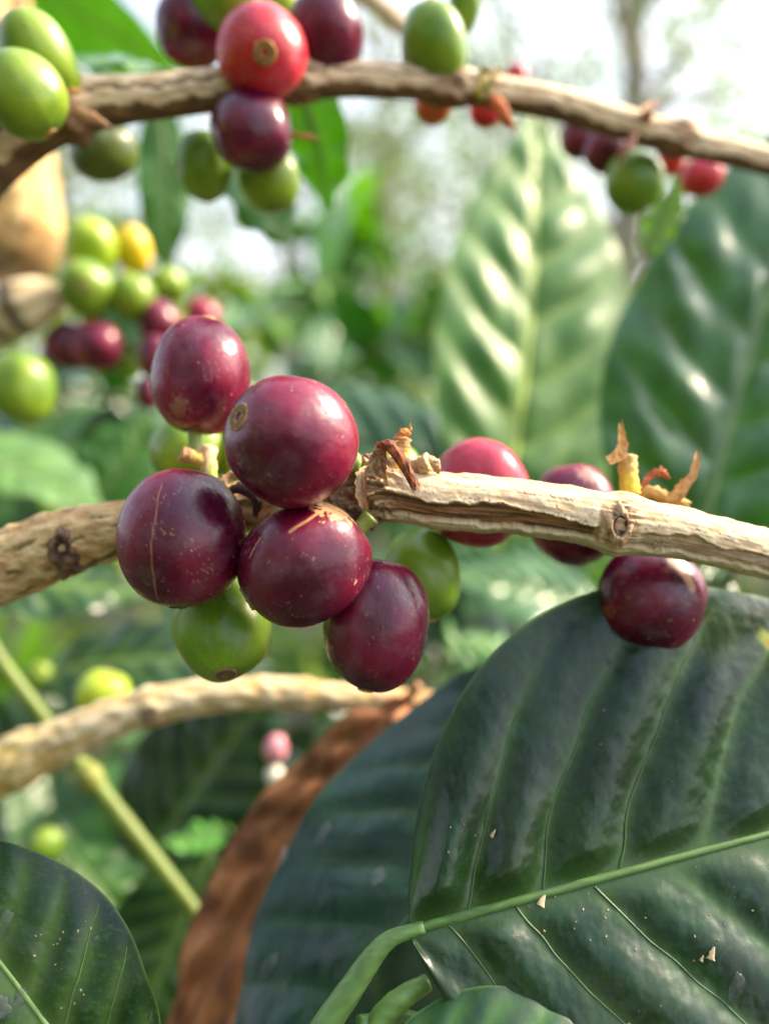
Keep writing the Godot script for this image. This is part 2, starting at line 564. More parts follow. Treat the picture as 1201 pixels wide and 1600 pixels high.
# a stub where a fruit broke off: a short stem with a crumbled rim
func stub(called: String, parent: Node3D, a: Vector3, b: Vector3, r0: float, r1: float, c0: Color, c1: Color) -> void:
	var sd := rng.randf() * 30.0
	part(called, tube([a, a.lerp(b, 0.5), b], [r0, (r0 + r1) * 0.45, r1], 22, 18, parent.position, func(ph, t, c):
		var w := n2.get_noise_3d(cos(ph) * 4.0 + sd, sin(ph) * 4.0, t * 6.0)
		var f: float = 1.0 + 0.3 * w * (0.4 + t)
		if t > 0.99:
			f *= 0.7
		return [f, c0.lerp(c1, smoothstep(0.35, 0.8, t + 0.5 * w)) * (1.0 + 0.5 * w)]), M.dry, parent)

# ---------------------------------------------------------------- far plants
func leaf_mesh() -> ArrayMesh:
	var v := PackedVector3Array()
	var n := 7
	for j in 3:
		for i in n:
			var s := float(i) / (n - 1)
			var w := 0.21 * pow(maxf(sin(PI * pow(s, 0.85)), 0.0), 0.8)
			v.append(Vector3((j - 1) * w, 0.05 * absf(j - 1) * (w / 0.21) - 0.25 * s * s, -s))
	return build(v, grid_index(n, 3, false), PackedColorArray(), Vector3.UP)

func foliage(parent: Node3D, called: String, xs: Array, cols: PackedColorArray, mesh: Mesh) -> void:
	var mm := MultiMesh.new()
	mm.transform_format = MultiMesh.TRANSFORM_3D
	mm.use_colors = true
	mm.mesh = mesh
	mm.instance_count = xs.size()
	for i in xs.size():
		mm.set_instance_transform(i, xs[i])
		mm.set_instance_color(i, cols[i])
	var o := MultiMeshInstance3D.new()
	o.name = called
	o.multimesh = mm
	o.material_override = M.far_leaf
	o.set_meta("kind", "stuff")
	parent.add_child(o, true)

func unit() -> Vector3:
	var z := rng.randf_range(-1, 1)
	var a := rng.randf() * TAU
	return Vector3(sqrt(1 - z * z) * cos(a), z, sqrt(1 - z * z) * sin(a))

func shrub(label: String, group: String, x: float, z: float, h: float, r: float, count: int, size: float, c0: Color, c1: Color, lm: Mesh) -> void:
	var o := thing("coffee_shrub", label, "shrub", Vector3(x, 0, z), group)
	var stem := []
	for i in 5:
		stem.append(Vector3(x, 0, z) + Vector3(rng.randf_range(-0.05, 0.05), h * i / 4.0, rng.randf_range(-0.05, 0.05)))
	part("stem", plain_tube(stem, [22.0, 18.0, 12.0, 5.0], o.position, Color(0.2, 0.16, 0.1), 14, 8), M.trunk, o)
	var xs := []
	var cols := PackedColorArray()
	var boughs := int(h * 16)
	for k in boughs:
		var y := lerpf(0.12, 0.98, (k + rng.randf()) / boughs) * h
		var a := k * 2.4 + rng.randf()
		var reach := r * (1.05 - 0.55 * pow(y / h, 2)) * rng.randf_range(0.75, 1.1)
		var p0 := Vector3(0, y, 0)
		var p1 := Vector3(cos(a) * reach, y - reach * 0.12 + 0.05, sin(a) * reach)
		part("bough", plain_tube([o.position + p0, o.position + p0.lerp(p1, 0.5) + Vector3(0, 0.04, 0), o.position + p1], [5.0, 3.5, 2.0], o.position, Color(0.2, 0.17, 0.1), 8, 6), M.trunk, o)
		for q in count / boughs:
			var t := pow(rng.randf(), 0.7)
			var p := p0.lerp(p1, t) + Vector3(0, 0.04 * sin(PI * t), 0)
			var out := (p1 - p0).normalized()
			var d := (out * 0.5 + unit() * 0.9 + Vector3(0, -0.25, 0)).normalized()
			var b := Basis.looking_at(d, (Vector3.UP + unit() * 0.5).normalized())
			xs.append(Transform3D(b.scaled_local(Vector3.ONE * size * rng.randf_range(0.6, 1.15)), p))
			cols.append(c0.lerp(c1, rng.randf()) * rng.randf_range(0.75, 1.25))
	foliage(o, "foliage", xs, cols, lm)

func tree(label: String, group: String, x: float, z: float, h: float, r0: float, spread: float, count: int, size: float, c0: Color, c1: Color, lm: Mesh, lean := 0.0, low := 0.35) -> void:
	var o := thing("shade_tree", label, "tree", Vector3(x, 0, z), group)
	var top := Vector3(lean, h * 0.75, rng.randf_range(-0.3, 0.3))
	var tr := [o.position, o.position + top * 0.33 + Vector3(rng.randf_range(-0.1, 0.1), 0, 0), o.position + top * 0.66 + Vector3(rng.randf_range(-0.15, 0.15), 0, 0), o.position + top]
	part("trunk", plain_tube(tr, [r0 * 1150, r0 * 900, r0 * 700, r0 * 350], o.position, Color.WHITE, 24, 12), M.trunk, o)
	var xs := []
	var cols := PackedColorArray()
	var limbs := 13
	for k in limbs:
		var s := lerpf(low, 1.0, float(k) / (limbs - 1))
		var p0 := catmull(tr, s) - o.position
		var a := k * 2.4 + rng.randf() * 0.8
		var p1 := p0 + Vector3(cos(a) * spread, spread * rng.randf_range(0.2, 0.75), sin(a) * spread) * rng.randf_range(0.6, 1.0)
		var m := p0.lerp(p1, 0.5) + Vector3(0, rng.randf_range(-0.15, 0.2), 0)
		part("limb", plain_tube([o.position + p0, o.position + m, o.position + p1], [r0 * 420 * (1.2 - 0.6 * s), r0 * 260, r0 * 80], o.position, Color.WHITE, 12, 7), M.trunk, o)
		for cl in 5:                                            # clumps along the limb
			var cc := p0.lerp(p1, rng.randf_range(0.35, 1.15)) + unit() * spread * 0.25
			var cr := spread * rng.randf_range(0.16, 0.36)
			var tone := rng.randf_range(0.7, 1.25)
			for q in count / limbs / 5:
				var p := cc + unit() * cr * pow(rng.randf(), 0.45)
				var b := Basis.looking_at((unit() + Vector3(0, -0.4, 0)).normalized(), (Vector3.UP + unit() * 0.7).normalized())
				xs.append(Transform3D(b.scaled_local(Vector3.ONE * size * rng.randf_range(0.6, 1.2)), p))
				cols.append(c0.lerp(c1, rng.randf()) * tone)
	foliage(o, "crown", xs, cols, lm)

# a veiled sky: white towards the horizon, pale blue overhead, a wide aureole round the sun, thin cloud
func hazy_sky(sun_dir: Vector3) -> ImageTexture:
	var w := 512
	var h := 256
	var im := Image.create(w, h, false, Image.FORMAT_RGBAF)
	var f := FastNoiseLite.new()
	f.seed = 4
	f.frequency = 1.6
	f.fractal_octaves = 4
	var sd := sun_dir.normalized()
	for j in h:
		var el := (0.5 - (j + 0.5) / h) * PI
		for i in w:
			var az := (i + 0.5) / w * TAU - PI * 0.5
			var d := Vector3(cos(az) * cos(el), sin(el), sin(az) * cos(el))
			var c := Color(0.88, 0.88, 0.88).lerp(Color(0.24, 0.36, 0.68), pow(clampf(d.y, 0, 1), 0.5))
			var cloud := smoothstep(-0.15, 0.5, f.get_noise_3d(d.x, d.y * 2.0, d.z))
			c = c.lerp(Color(0.82, 0.84, 0.88), cloud * 0.45)
			var ang := rad_to_deg(acos(clampf(d.dot(sd), -1, 1)))
			var glow := 6.0 * exp(-ang / 15.0) + 1.0 * exp(-ang / 32.0)
			c += Color(1.0, 0.96, 0.9) * glow
			if d.y < 0.0:
				c = Color(0.3, 0.31, 0.25)
			c.a = 1.0
			im.set_pixel(i, j, c)
	return ImageTexture.create_from_image(im)

# ---------------------------------------------------------------- the scene
func _ready() -> void:
	rng.seed = 20
	# camera
	var cam := Camera3D.new()
	cam.name = "camera"
	add_child(cam)
	cam.transform = K
	var lens := CameraAttributesPhysical.new()
	lens.frustum_focal_length = 12.0 / tan(deg_to_rad(32.5))
	lens.frustum_focus_distance = 0.0925
	lens.frustum_near = 0.01
	lens.frustum_far = 400.0
	lens.exposure_aperture = lens.frustum_focal_length / 3.3
	cam.attributes = lens
	cam.current = true
	# sky, sun, exposure
	var env := Environment.new()
	env.background_mode = Environment.BG_SKY
	var sky := PanoramaSkyMaterial.new()
	sky.panorama = hazy_sky(SUN)
	env.sky = Sky.new()
	env.sky.sky_material = sky
	env.tonemap_mode = Environment.TONE_MAPPER_LINEAR
	env.tonemap_exposure = 2.25
	env.sdfgi_enabled = true
	env.ssao_enabled = true
	env.ssil_enabled = true
	var we := WorldEnvironment.new()
	we.name = "world_environment"
	we.environment = env
	add_child(we)
	var sun := DirectionalLight3D.new()
	sun.name = "sun"
	sun.light_color = Color(1.0, 0.91, 0.78)
	sun.light_energy = 1.6
	sun.light_angular_distance = 11.0
	sun.shadow_enabled = true
	add_child(sun)
	sun.look_at_from_position(Vector3.ZERO, -SUN)

	n1.noise_type = FastNoiseLite.TYPE_SIMPLEX_SMOOTH
	n1.frequency = 0.9
	n1.fractal_type = FastNoiseLite.FRACTAL_NONE
	n2.noise_type = FastNoiseLite.TYPE_SIMPLEX_SMOOTH
	n2.frequency = 1.0
	n2.fractal_octaves = 4
	n2.seed = 5
	nc.noise_type = FastNoiseLite.TYPE_CELLULAR
	nc.frequency = 1.0
	nc.fractal_type = FastNoiseLite.FRACTAL_NONE
	nc.cellular_return_type = FastNoiseLite.RETURN_DISTANCE
	make_materials()
	far_setting()
	branches()
	leaves()
	cherries()
	small_things()

func far_setting() -> void:
	var g := PlaneMesh.new()
	g.size = Vector2(160, 160)
	var gr := part("ground", g, M.ground, self)
	gr.set_meta("kind", "structure")
	gr.set_meta("label", "brown and green plantation floor beneath the shrubs")
	var lm := leaf_mesh()
	var cg := Color(0.05, 0.14, 0.008)
	var ch := Color(0.17, 0.34, 0.018)
	var pale0 := Color(0.12, 0.20, 0.016)
	var pale1 := Color(0.34, 0.44, 0.05)
	var rows := "coffee shrubs in the next rows"
	shrub("vivid green coffee shrub blurred between the plum cherries and the striped leaf", rows, 0.02, -1.75, 1.68, 0.42, 900, 0.12, cg, ch, lm)
	shrub("pale green coffee shrub blurred above the plum cherries, left of the vivid one", rows, -0.62, -2.4, 1.75, 0.5, 900, 0.12, pale0, pale1, lm)
	shrub("dim coffee shrub low behind the green leaf at the left edge", rows, -0.75, -1.2, 1.22, 0.45, 800, 0.12, cg, ch, lm)
	shrub("dim coffee shrub low behind the middle branch, right of the vivid shrub", rows, 0.7, -1.5, 1.4, 0.5, 800, 0.12, cg, ch, lm)
	shrub("coffee shrub in the far row right of the striped leaf", rows, 1.5, -3.4, 1.9, 0.6, 800, 0.13, pale0, pale1, lm)
	shrub("coffee shrub in the far row behind the pale green shrub", rows, -1.6, -3.6, 1.9, 0.6, 800, 0.13, pale0, pale1, lm)
	shrub("coffee shrub in the far row straight behind the vivid green shrub", rows, 0.1, -3.6, 1.7, 0.6, 800, 0.13, pale0, pale1, lm)
	shrub("added unseen coffee shrub farther behind the viewer at left", "added coffee shrubs unseen behind the viewer", -1.6, 2.6, 1.5, 0.6, 900, 0.13, cg, ch, lm)  # these shrubs are out of view, added to darken what the cherries reflect
	shrub("added unseen coffee shrub close behind the viewer's left shoulder", "added coffee shrubs unseen behind the viewer", -1.15, 0.55, 1.75, 0.5, 1400, 0.13, cg, ch, lm)
	shrub("added unseen coffee shrub straight behind the viewer", "added coffee shrubs unseen behind the viewer", 0.1, 1.3, 1.45, 0.5, 1400, 0.13, cg, ch, lm)
	var tg := "shade trees beyond the coffee rows"
	var t0 := Color(0.10, 0.14, 0.025)
	var t1 := Color(0.30, 0.34, 0.06)
	tree("grey forked shade tree at upper right with sparse crown", tg, 1.75, -6.2, 6.5, 0.15, 1.9, 4600, 0.09, t0, t1, lm, -0.1, 0.45)
	tree("leafy shade tree behind the middle of the picture", tg, -0.2, -8.5, 6.5, 0.12, 2.2, 5600, 0.09, t0, t1, lm, 0.2, 0.2)
	tree("shade tree at upper left behind the dangling leaf", tg, -3.0, -7.5, 6.0, 0.1, 2.0, 4600, 0.09, t0, t1, lm, -0.1, 0.25)
	tree("low leafy tree at the right behind the two striped leaves", tg, 4.2, -8.0, 4.2, 0.1, 1.9, 5600, 0.10, t0, t1, lm, 0.1, 0.2)
	tree("fine leaved shade tree whose crown fills the gap right of the upright green cherry", tg, 0.75, -4.6, 4.2, 0.05, 1.1, 3000, 0.045, t0, t1, lm, 0.1, 0.35)
	tree("fine leaved shade tree above the pale shrub left of the middle", tg, -0.75, -5.2, 4.4, 0.05, 1.2, 2800, 0.05, t0, t1, lm, 0.1, 0.3)
	tree("distant shade tree right of the forked one", tg, 7.5, -13.0, 6.0, 0.15, 2.8, 6000, 0.14, t0, t1, lm, 0.1, 0.2)
	tree("distant shade tree between the forked tree and the middle one", tg, 1.2, -14.0, 6.0, 0.15, 2.8, 6000, 0.12, t0, t1, lm, 0.1, 0.15)
	tree("distant shade tree left of the middle one", tg, -5.5, -14.0, 8.0, 0.15, 2.8, 5200, 0.13, t0, t1, lm, 0.1, 0.15)
	tree("added unseen shade tree over the viewer on the left", "added shade trees unseen around the viewer", -2.4, 1.6, 6.0, 0.12, 2.0, 3600, 0.14, t0, t1, lm, 0.3, 0.3)  # these trees are out of view, added to break up the reflected sky
	tree("added unseen broad shade tree far behind the viewer", "added shade trees unseen around the viewer", -0.6, 5.0, 5.5, 0.14, 2.3, 5200, 0.16, t0, t1, lm, -0.2, 0.2)
	tree("added unseen shade tree behind the viewer at far left", "added shade trees unseen around the viewer", -5.0, 3.6, 5.0, 0.14, 2.2, 4600, 0.16, t0, t1, lm, -0.2, 0.2)

# ---------------------------------------------------------------- branches
func branches() -> void:
	var cream := Color(0.62, 0.47, 0.29)
	var tan := Color(0.42, 0.28, 0.15)
	var brown := Color(0.16, 0.085, 0.04)
	var dark := Color(0.05, 0.03, 0.018)
	# the middle branch, with peeling pale bark over a brown groove
	var o := thing("coffee_branch", "peeling tan branch across the middle carrying the plum cherries in focus", "branch", at(-120, 930, 114))
	var pts := [at(-120, 930, 114), at(0, 887, 112), at(110, 846, 110), at(210, 822, 108), at(330, 800, 106), at(460, 780, 103), at(575, 765, 100), at(690, 783, 99), at(800, 790, 99), at(900, 806, 99), at(965, 818, 99), at(1060, 832, 99.5), at(1201, 868, 101), at(1330, 905, 104)]
	var radii := [5.2, 5.1, 4.6, 3.5, 3.4, 3.4, 3.4, 3.35, 3.3, 3.3, 3.6, 3.1, 2.95, 2.9]
	var look := func(ph: float, t: float, c: Vector3) -> Array:
		var u := t * 13.0                                       # index of the point it is at
		var n := n2.get_noise_3d(c.x * 260.0, cos(ph) * 1.6, sin(ph) * 1.6 + 7.0)
		var fib := n2.get_noise_3d(c.x * 90.0, cos(ph) * 9.0, sin(ph) * 9.0)
		var edge := n2.get_noise_2d(c.x * 420.0, 3.0)
		var edge2 := n2.get_noise_2d(c.x * 500.0, 9.0)
		var y := sin(ph)
		var facing := cos(ph) > -0.2
		var f := 1.0 + 0.05 * n + 0.025 * fib
		var col := tan.lerp(cream, clampf(0.5 + 0.9 * n + 0.3 * fib, 0, 1))
		if u > 5.6:
			var open := smoothstep(5.9, 6.3, u) * (1.0 - 0.5 * smoothstep(9.0, 10.2, u)) * (1.0 - smoothstep(9.3, 9.5, u) * (1.0 - smoothstep(10.15, 10.35, u)))
			var hi := -0.12 + 0.22 * n2.get_noise_2d(c.x * 130.0, 3.0) + 0.07 * edge - 0.16 * smoothstep(8.0, 9.3, u) + 0.12 * smoothstep(10.2, 10.6, u)
			var lo := -0.76 + 0.14 * n2.get_noise_2d(c.x * 120.0, 9.0) + 0.05 * edge2
			var front := smoothstep(-0.35, -0.15, cos(ph))
			var streak := n2.get_noise_3d(c.x * 45.0, cos(ph) * 11.0, sin(ph) * 11.0 + 50.0)
			col = Color(0.58, 0.41, 0.24).lerp(Color(0.76, 0.59, 0.38), clampf(0.5 + 1.3 * n, 0, 1)) * (1.0 + 0.25 * streak)
			col = col.lerp(Color(0.42, 0.40, 0.17), 0.4 * smoothstep(0.05, 0.4, n2.get_noise_3d(c.x * 150.0, y * 2.0, 40.0)))
			col = col.lerp(Color(0.36, 0.21, 0.10), 0.55 * smoothstep(0.1, 0.4, n2.get_noise_3d(c.x * 70.0, y * 5.0, 90.0)))
			var groove := smoothstep(lo - 0.04, lo + 0.04, y) * (1.0 - smoothstep(hi - 0.035, hi + 0.035, y)) * open * front
			f -= 0.17 * groove
			col = col.lerp((brown * 0.55).lerp(Color(0.3, 0.14, 0.055), clampf(0.4 + 2.6 * fib, 0, 1)), groove)
			f += 0.05 * exp(-pow((y - hi - 0.05) / 0.05, 2)) * open * front
			var lip := (1.0 - smoothstep(lo - 0.04, lo + 0.04, y)) * front
			f += lip * (0.05 + 0.10 * n2.get_noise_2d(c.x * 140.0, 15.0))
			col = col.lerp(Color(0.5, 0.40, 0.22) * (1.0 + 0.3 * streak), lip * 0.8)
			var crown := smoothstep(0.82, 0.92, y)
			f += crown * (0.03 + 0.10 * n2.get_noise_2d(c.x * 160.0, 3.0))
			col = col.lerp(Color(0.52, 0.42, 0.18), 0.55 * crown)
			col = col.lerp(brown * 1.3, 1.0 - front)
			# cracks
			var crack := absf(n2.get_noise_3d(c.x * 150.0, cos(ph) * 3.0, sin(ph) * 3.0 + 20.0))
			var deep := smoothstep(0.035, 0.01, crack) * smoothstep(-0.15, 0.1, n)
			col = col.lerp(brown, 0.7 * deep)
			f -= 0.025 * deep
			# pepper specks
			if nc.get_noise_3d(c.x * 2300.0, cos(ph) * 9.0, sin(ph) * 9.0) + 1.0 < 0.11:
				col = col.lerp(dark, 0.5)
		else:
			# the rougher left part: mottled, with dark smears along it
			var smear := n2.get_noise_3d(c.x * 120.0, cos(ph) * 2.3 + 5.0, sin(ph) * 2.3)
			col = Color(0.40, 0.24, 0.10).lerp(Color(0.60, 0.42, 0.20), clampf(0.5 + 1.5 * n, 0, 1))
			col = col.lerp(Color(0.1, 0.07, 0.02), smoothstep(0.12, 0.4, smear) * 0.85)
			col = col.lerp(Color(0.45, 0.18, 0.07), smoothstep(0.2, 0.5, -smear) * 0.5)
			f += 0.06 * n - 0.05 * smoothstep(0.1, 0.4, smear)
		# the swollen nodes
		var node_a := exp(-pow((u - 6.05) / 0.33, 2))
		var node_b := exp(-pow((u - 9.95) / 0.28, 2))
		f += node_a * (0.16 + 0.5 * n2.get_noise_3d(c.x * 500.0, cos(ph) * 3.0, sin(ph) * 3.0))
		col = col.lerp(brown.lerp(tan, clampf(0.5 + 1.8 * fib, 0, 1)), clampf(node_a * 1.3, 0, 0.95))
		f += node_b * (0.05 + 0.10 * fib)
		if facing and absf(u - 9.75) < 0.52 and y > -0.75 and y < 0.55:
			var ring := sin((u - 9.75) * 26.0 + 3.0 * n)
			col = col.lerp(Color(0.38, 0.22, 0.11), 0.75 * smoothstep(0.52, 0.35, absf(u - 9.75 + 0.12 * edge)))
			col = col * (1.0 + 0.22 * ring)
		return [f, col]
	part("bark", tube(pts, radii, 900, 130, o.position, look), M.bark, o)
	# old leaf scars: a dark pit with a raised collar
	for q in [[968, 822, 95.3, 14.0, 0.5], [100, 856, 105.8, 21.0, 0.2]]:
		var c := at(q[0], q[1], q[2])
		var r: float = q[3] * q[2] / FOCAL * 0.001
		var v := PackedVector3Array()
		var col := PackedColorArray()
		var prof := [[2.1, -0.9], [1.75, -0.1], [1.4, 0.3], [1.1, 0.35], [0.85, 0.0], [0.5, -0.35], [0.2, -0.3], [0.02, -0.25]]
		for j in prof.size():
			if q[4] < 0.3:
				prof = [[1.9, -0.9], [1.5, -0.15], [1.2, 0.25], [0.95, 0.42], [0.7, 0.5], [0.45, 0.36], [0.2, 0.1], [0.02, 0.05]]
			for i in 40:
				var ph := TAU * i / 40.0
				var w := n2.get_noise_3d(cos(ph) * 1.1, sin(ph) * 1.1 + j * 0.5, q[0])
				var rr: float = prof[j][0] * r * (1.0 + 0.35 * w)
				v.append(c - o.position + K.basis * Vector3(cos(ph) * rr * 0.8, sin(ph) * rr * 1.2, r * (prof[j][1] + 0.5 * w)))
				var inner: bool = j > 3
				var base_col := Color(0.06, 0.03, 0.017) if inner else (Color(0.15, 0.08, 0.045) if q[4] < 0.3 else Color(0.4, 0.25, 0.13))
				w += 0.5 * n2.get_noise_3d(cos(ph) * 3.0 * prof[j][0], sin(ph) * 3.0 * prof[j][0], q[0] + 5.0)
				col.append(base_col * (1.0 + 1.4 * w))
		part("leaf_scar", build(v, grid_index(40, prof.size(), true), col, K.basis.z), M.dry, o)
	# dry bracts and broken fruit stubs on the two nodes
	var rust := Color(0.38, 0.12, 0.03)
	var plumd := Color(0.10, 0.035, 0.03)
	var straw := Color(0.55, 0.36, 0.18)
	var gold := Color(0.75, 0.42, 0.02)
	scrap("dry_bract", o, [at(586, 694, 94.5), at(604, 697, 93.5), at(628, 728, 93.2), at(648, 766, 93.4)], [0.5, 1.1, 1.1, 0.75], vw(0.7, 0.5, 0.5), 1.5, rust, plumd)
	scrap("dry_bract", o, [at(588, 745, 96.0), at(592, 715, 95.5), at(598, 700, 94.6), at(622, 690, 95.5)], [1.6, 1.3, 1.0, 0.6], vw(1, 0, 0.2), 1.1, Color(0.2, 0.11, 0.06), straw)
	stub("fruit_stub", o, at(622, 735, 98.5), at(628, 684, 99.0), 1.1, 1.15, gold, Color(0.42, 0.2, 0.08))
	scrap("dry_bract", o, [at(616, 686, 98.5), at(628, 679, 98.0), at(642, 676, 98.5), at(643, 668, 99)], [0.5, 0.9, 0.6, 0.2], vw(0.2, 1, 0.3), 1.3, Color(0.62, 0.24, 0.04), Color(0.36, 0.15, 0.05))
	stub("fruit_stub", o, at(630, 735, 98.5), at(672, 722, 97.0), 0.9, 1.15, Color(0.35, 0.2, 0.1), straw)
	scrap("dry_bract", o, [at(655, 735, 97), at(668, 722, 96.6), at(684, 727, 97), at(687, 734, 97.4)], [0.4, 1.0, 0.9, 0.3], vw(0.3, 1, 0.2), 1.4, straw, Color(0.3, 0.16, 0.08))
	scrap("dry_bract", o, [at(572, 800, 96.0), at(566, 770, 95.2), at(568, 742, 95.3), at(580, 728, 96.5)], [0.5, 0.9, 0.9, 0.4], vw(1, 0.2, 0.3), 1.2, Color(0.3, 0.2, 0.12), straw)
	stub("fruit_stub", o, at(985, 775, 103), at(978, 712, 104), 1.3, 1.25, Color(0.72, 0.5, 0.05), Color(0.55, 0.33, 0.12))
	scrap("dry_bract", o, [at(950, 722, 103), at(968, 712, 103), at(972, 690, 103.5), at(968, 662, 104)], [0.8, 1.0, 0.65, 0.35], vw(1, 0, 0.3), 0.9, Color(0.66, 0.24, 0.03), Color(0.72, 0.46, 0.2))
	scrap("dry_bract", o, [at(1000, 775, 103.5), at(1015, 750, 103), at(1032, 742, 103), at(1044, 748, 104)], [0.8, 1.2, 1.0, 0.4], vw(0.2, 0.6, 0.7), 1.2, Color(0.5, 0.13, 0.04), Color(0.24, 0.08, 0.04))
	scrap("dry_bract", o, [at(1040, 790, 103.5), at(1062, 768, 103), at(1082, 745, 103), at(1090, 712, 104)], [1.0, 1.2, 0.9, 0.35], vw(0.8, 0.5, 0.2), 1.4, Color(0.7, 0.42, 0.17), Color(0.5, 0.22, 0.06))
	scrap("dry_bract", o, [at(985, 782, 103.5), at(1010, 770, 102.5), at(1040, 778, 102.5), at(1076, 790, 103.5)], [1.0, 1.0, 1.0, 0.6], vw(0.1, 0.9, 0.3), 1.0, Color(0.5, 0.28, 0.1), Color(0.55, 0.36, 0.1))
	stub("fruit_stub", o, at(330, 775, 104), at(324, 697, 105.5), 1.0, 1.15, Color(0.3, 0.34, 0.06), Color(0.66, 0.42, 0.22))
	stub("fruit_stub", o, at(328, 725, 105), at(282, 708, 104), 0.95, 1.05, Color(0.55, 0.4, 0.08), Color(0.45, 0.22, 0.1))
	scrap("dry_bract", o, [at(345, 775, 103), at(356, 752, 102), at(372, 742, 102), at(384, 750, 103)], [1.0, 1.2, 0.9, 0.3], vw(0.6, 0.5, 0.5), 1.2, Color(0.3, 0.18, 0.1), straw)
	scrap("dry_bract", o, [at(355, 772, 100.5), at(376, 768, 100), at(396, 782, 100), at(398, 806, 101)], [0.7, 1.2, 1.0, 0.5], vw(0.6, 0.5, 0.5), 1.3, Color(0.03, 0.02, 0.02), Color(0.09, 0.05, 0.04))

	# the upper branch, a little behind
	var u := thing("coffee_branch", "long brown branch across the top with red and purple cherries", "branch", at(-90, 330, 128))
	var look_b := func(ph: float, t: float, c: Vector3) -> Array:
		var n := n2.get_noise_3d(c.x * 200.0, cos(ph) * 1.6, sin(ph) * 1.6 + 3.0)
		var fib := n2.get_noise_3d(c.x * 60.0, cos(ph) * 6.0, sin(ph) * 6.0)
		var y := sin(ph)
		var col := Color(0.42, 0.28, 0.15).lerp(Color(0.72, 0.56, 0.36), clampf(0.5 + 1.4 * n + 0.35 * smoothstep(0.4, 0.7, t), 0, 1))  # paler towards the right: sunlight put into the bark colour
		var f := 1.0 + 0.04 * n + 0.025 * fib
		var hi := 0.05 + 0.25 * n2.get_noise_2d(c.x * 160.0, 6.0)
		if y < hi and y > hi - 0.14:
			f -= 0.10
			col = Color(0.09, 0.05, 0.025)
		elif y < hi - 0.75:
			col = Color(0.13, 0.075, 0.035) * (1.0 + n)  # underside shade painted into the bark
		for k in [0.17, 0.42, 0.57, 0.79]:
			var b := exp(-pow((t - float(k)) / 0.015, 2))
			f += b * (0.32 + 0.5 * n)
			col = col.lerp(Color(0.2, 0.1, 0.05), b * 0.7)
		return [f, col]
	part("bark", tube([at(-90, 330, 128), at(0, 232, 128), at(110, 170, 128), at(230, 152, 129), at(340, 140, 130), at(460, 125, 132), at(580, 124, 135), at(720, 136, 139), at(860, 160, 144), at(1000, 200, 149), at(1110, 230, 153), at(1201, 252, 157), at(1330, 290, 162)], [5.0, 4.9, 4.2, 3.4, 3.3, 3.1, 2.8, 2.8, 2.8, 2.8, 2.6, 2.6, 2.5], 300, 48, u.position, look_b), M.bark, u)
	scrap("dry_bract", u, [at(100, 165, 124), at(130, 178, 123), at(150, 185, 123), at(168, 196, 123.5)], [0.9, 1.0, 0.8, 0.3], vw(0.2, 1, 0.3), 1.0, Color(0.45, 0.18, 0.07), Color(0.5, 0.32, 0.2))
	scrap("dry_bract", u, [at(88, 128, 122), at(100, 138, 122), at(116, 142, 122), at(128, 143, 122.5)], [0.3, 0.6, 0.6, 0.3], vw(0.2, 1, 0.3), 1.0, Color(0.6, 0.22, 0.04), Color(0.55, 0.32, 0.15))
	scrap("dry_bract", u, [at(452, 205, 131), at(468, 212, 131), at(482, 213, 131), at(494, 218, 131)], [0.4, 0.5, 0.6, 0.5], vw(0.2, 1, 0.3), 1.0, Color(0.5, 0.22, 0.04), Color(0.45, 0.26, 0.08))
	stub("fruit_stub", u, at(742, 150, 138), at(762, 110, 138), 1.3, 1.4, Color(0.5, 0.45, 0.1), Color(0.3, 0.2, 0.08))
	scrap("dry_bract", u, [at(752, 150, 137), at(764, 128, 136.5), at(776, 118, 137), at(778, 104, 138)], [1.4, 1.5, 1.0, 0.4], vw(1, 0.2, 0.2), 1.3, Color(0.32, 0.2, 0.05), Color(0.55, 0.45, 0.15))
	scrap("dry_bract", u, [at(770, 150, 137), at(782, 165, 136), at(788, 182, 136), at(800, 200, 137)], [1.2, 1.4, 1.3, 0.5], vw(1, 0.2, 0.2), 1.0, Color(0.55, 0.14, 0.03), Color(0.4, 0.1, 0.03))
	scrap("dry_bract", u, [at(1000, 190, 146), at(1012, 175, 145), at(1024, 165, 146), at(1034, 160, 147)], [1.2, 1.5, 1.2, 0.4], vw(1, 0.2, 0.2), 1.2, Color(0.25, 0.12, 0.06), Color(0.4, 0.22, 0.1))
	scrap("dry_bract", u, [at(990, 205, 145.5), at(980, 225, 145), at(972, 240, 145), at(968, 256, 146)], [1.2, 1.3, 1.0, 0.4], vw(1, 0.2, 0.2), 1.2, Color(0.3, 0.13, 0.07), Color(0.25, 0.12, 0.08))

	# the bright branch below
	var lw := thing("coffee_branch", "bright cream branch rising from the left edge below the green cherry", "branch", at(-110, 1260, 150))
	var look_c := func(ph: float, t: float, c: Vector3) -> Array:
		var n := n2.get_noise_3d(c.x * 180.0, cos(ph) * 1.6, sin(ph) * 1.6 + 13.0)
		var fib := n2.get_noise_3d(c.x * 50.0, cos(ph) * 6.0, sin(ph) * 6.0)
		var f := 1.0 + 0.18 * n + 0.06 * fib + 0.16 * exp(-pow((t - 0.42) / 0.02, 2)) + 0.14 * exp(-pow((t - 0.19) / 0.03, 2)) + 0.14 * exp(-pow((t - 0.68) / 0.015, 2))
		var col := Color(0.50, 0.33, 0.12).lerp(Color(0.82, 0.66, 0.42), clampf(0.55 + 1.9 * n + 0.8 * fib, 0, 1))
		col = col.lerp(Color(0.55, 0.38, 0.03), 0.8 * smoothstep(0.35, 0.1, t) * smoothstep(-0.1, 0.3, fib + 0.2))
		if t > 0.8:
			col = col.lerp(Color(0.55, 0.25, 0.06), 0.5)
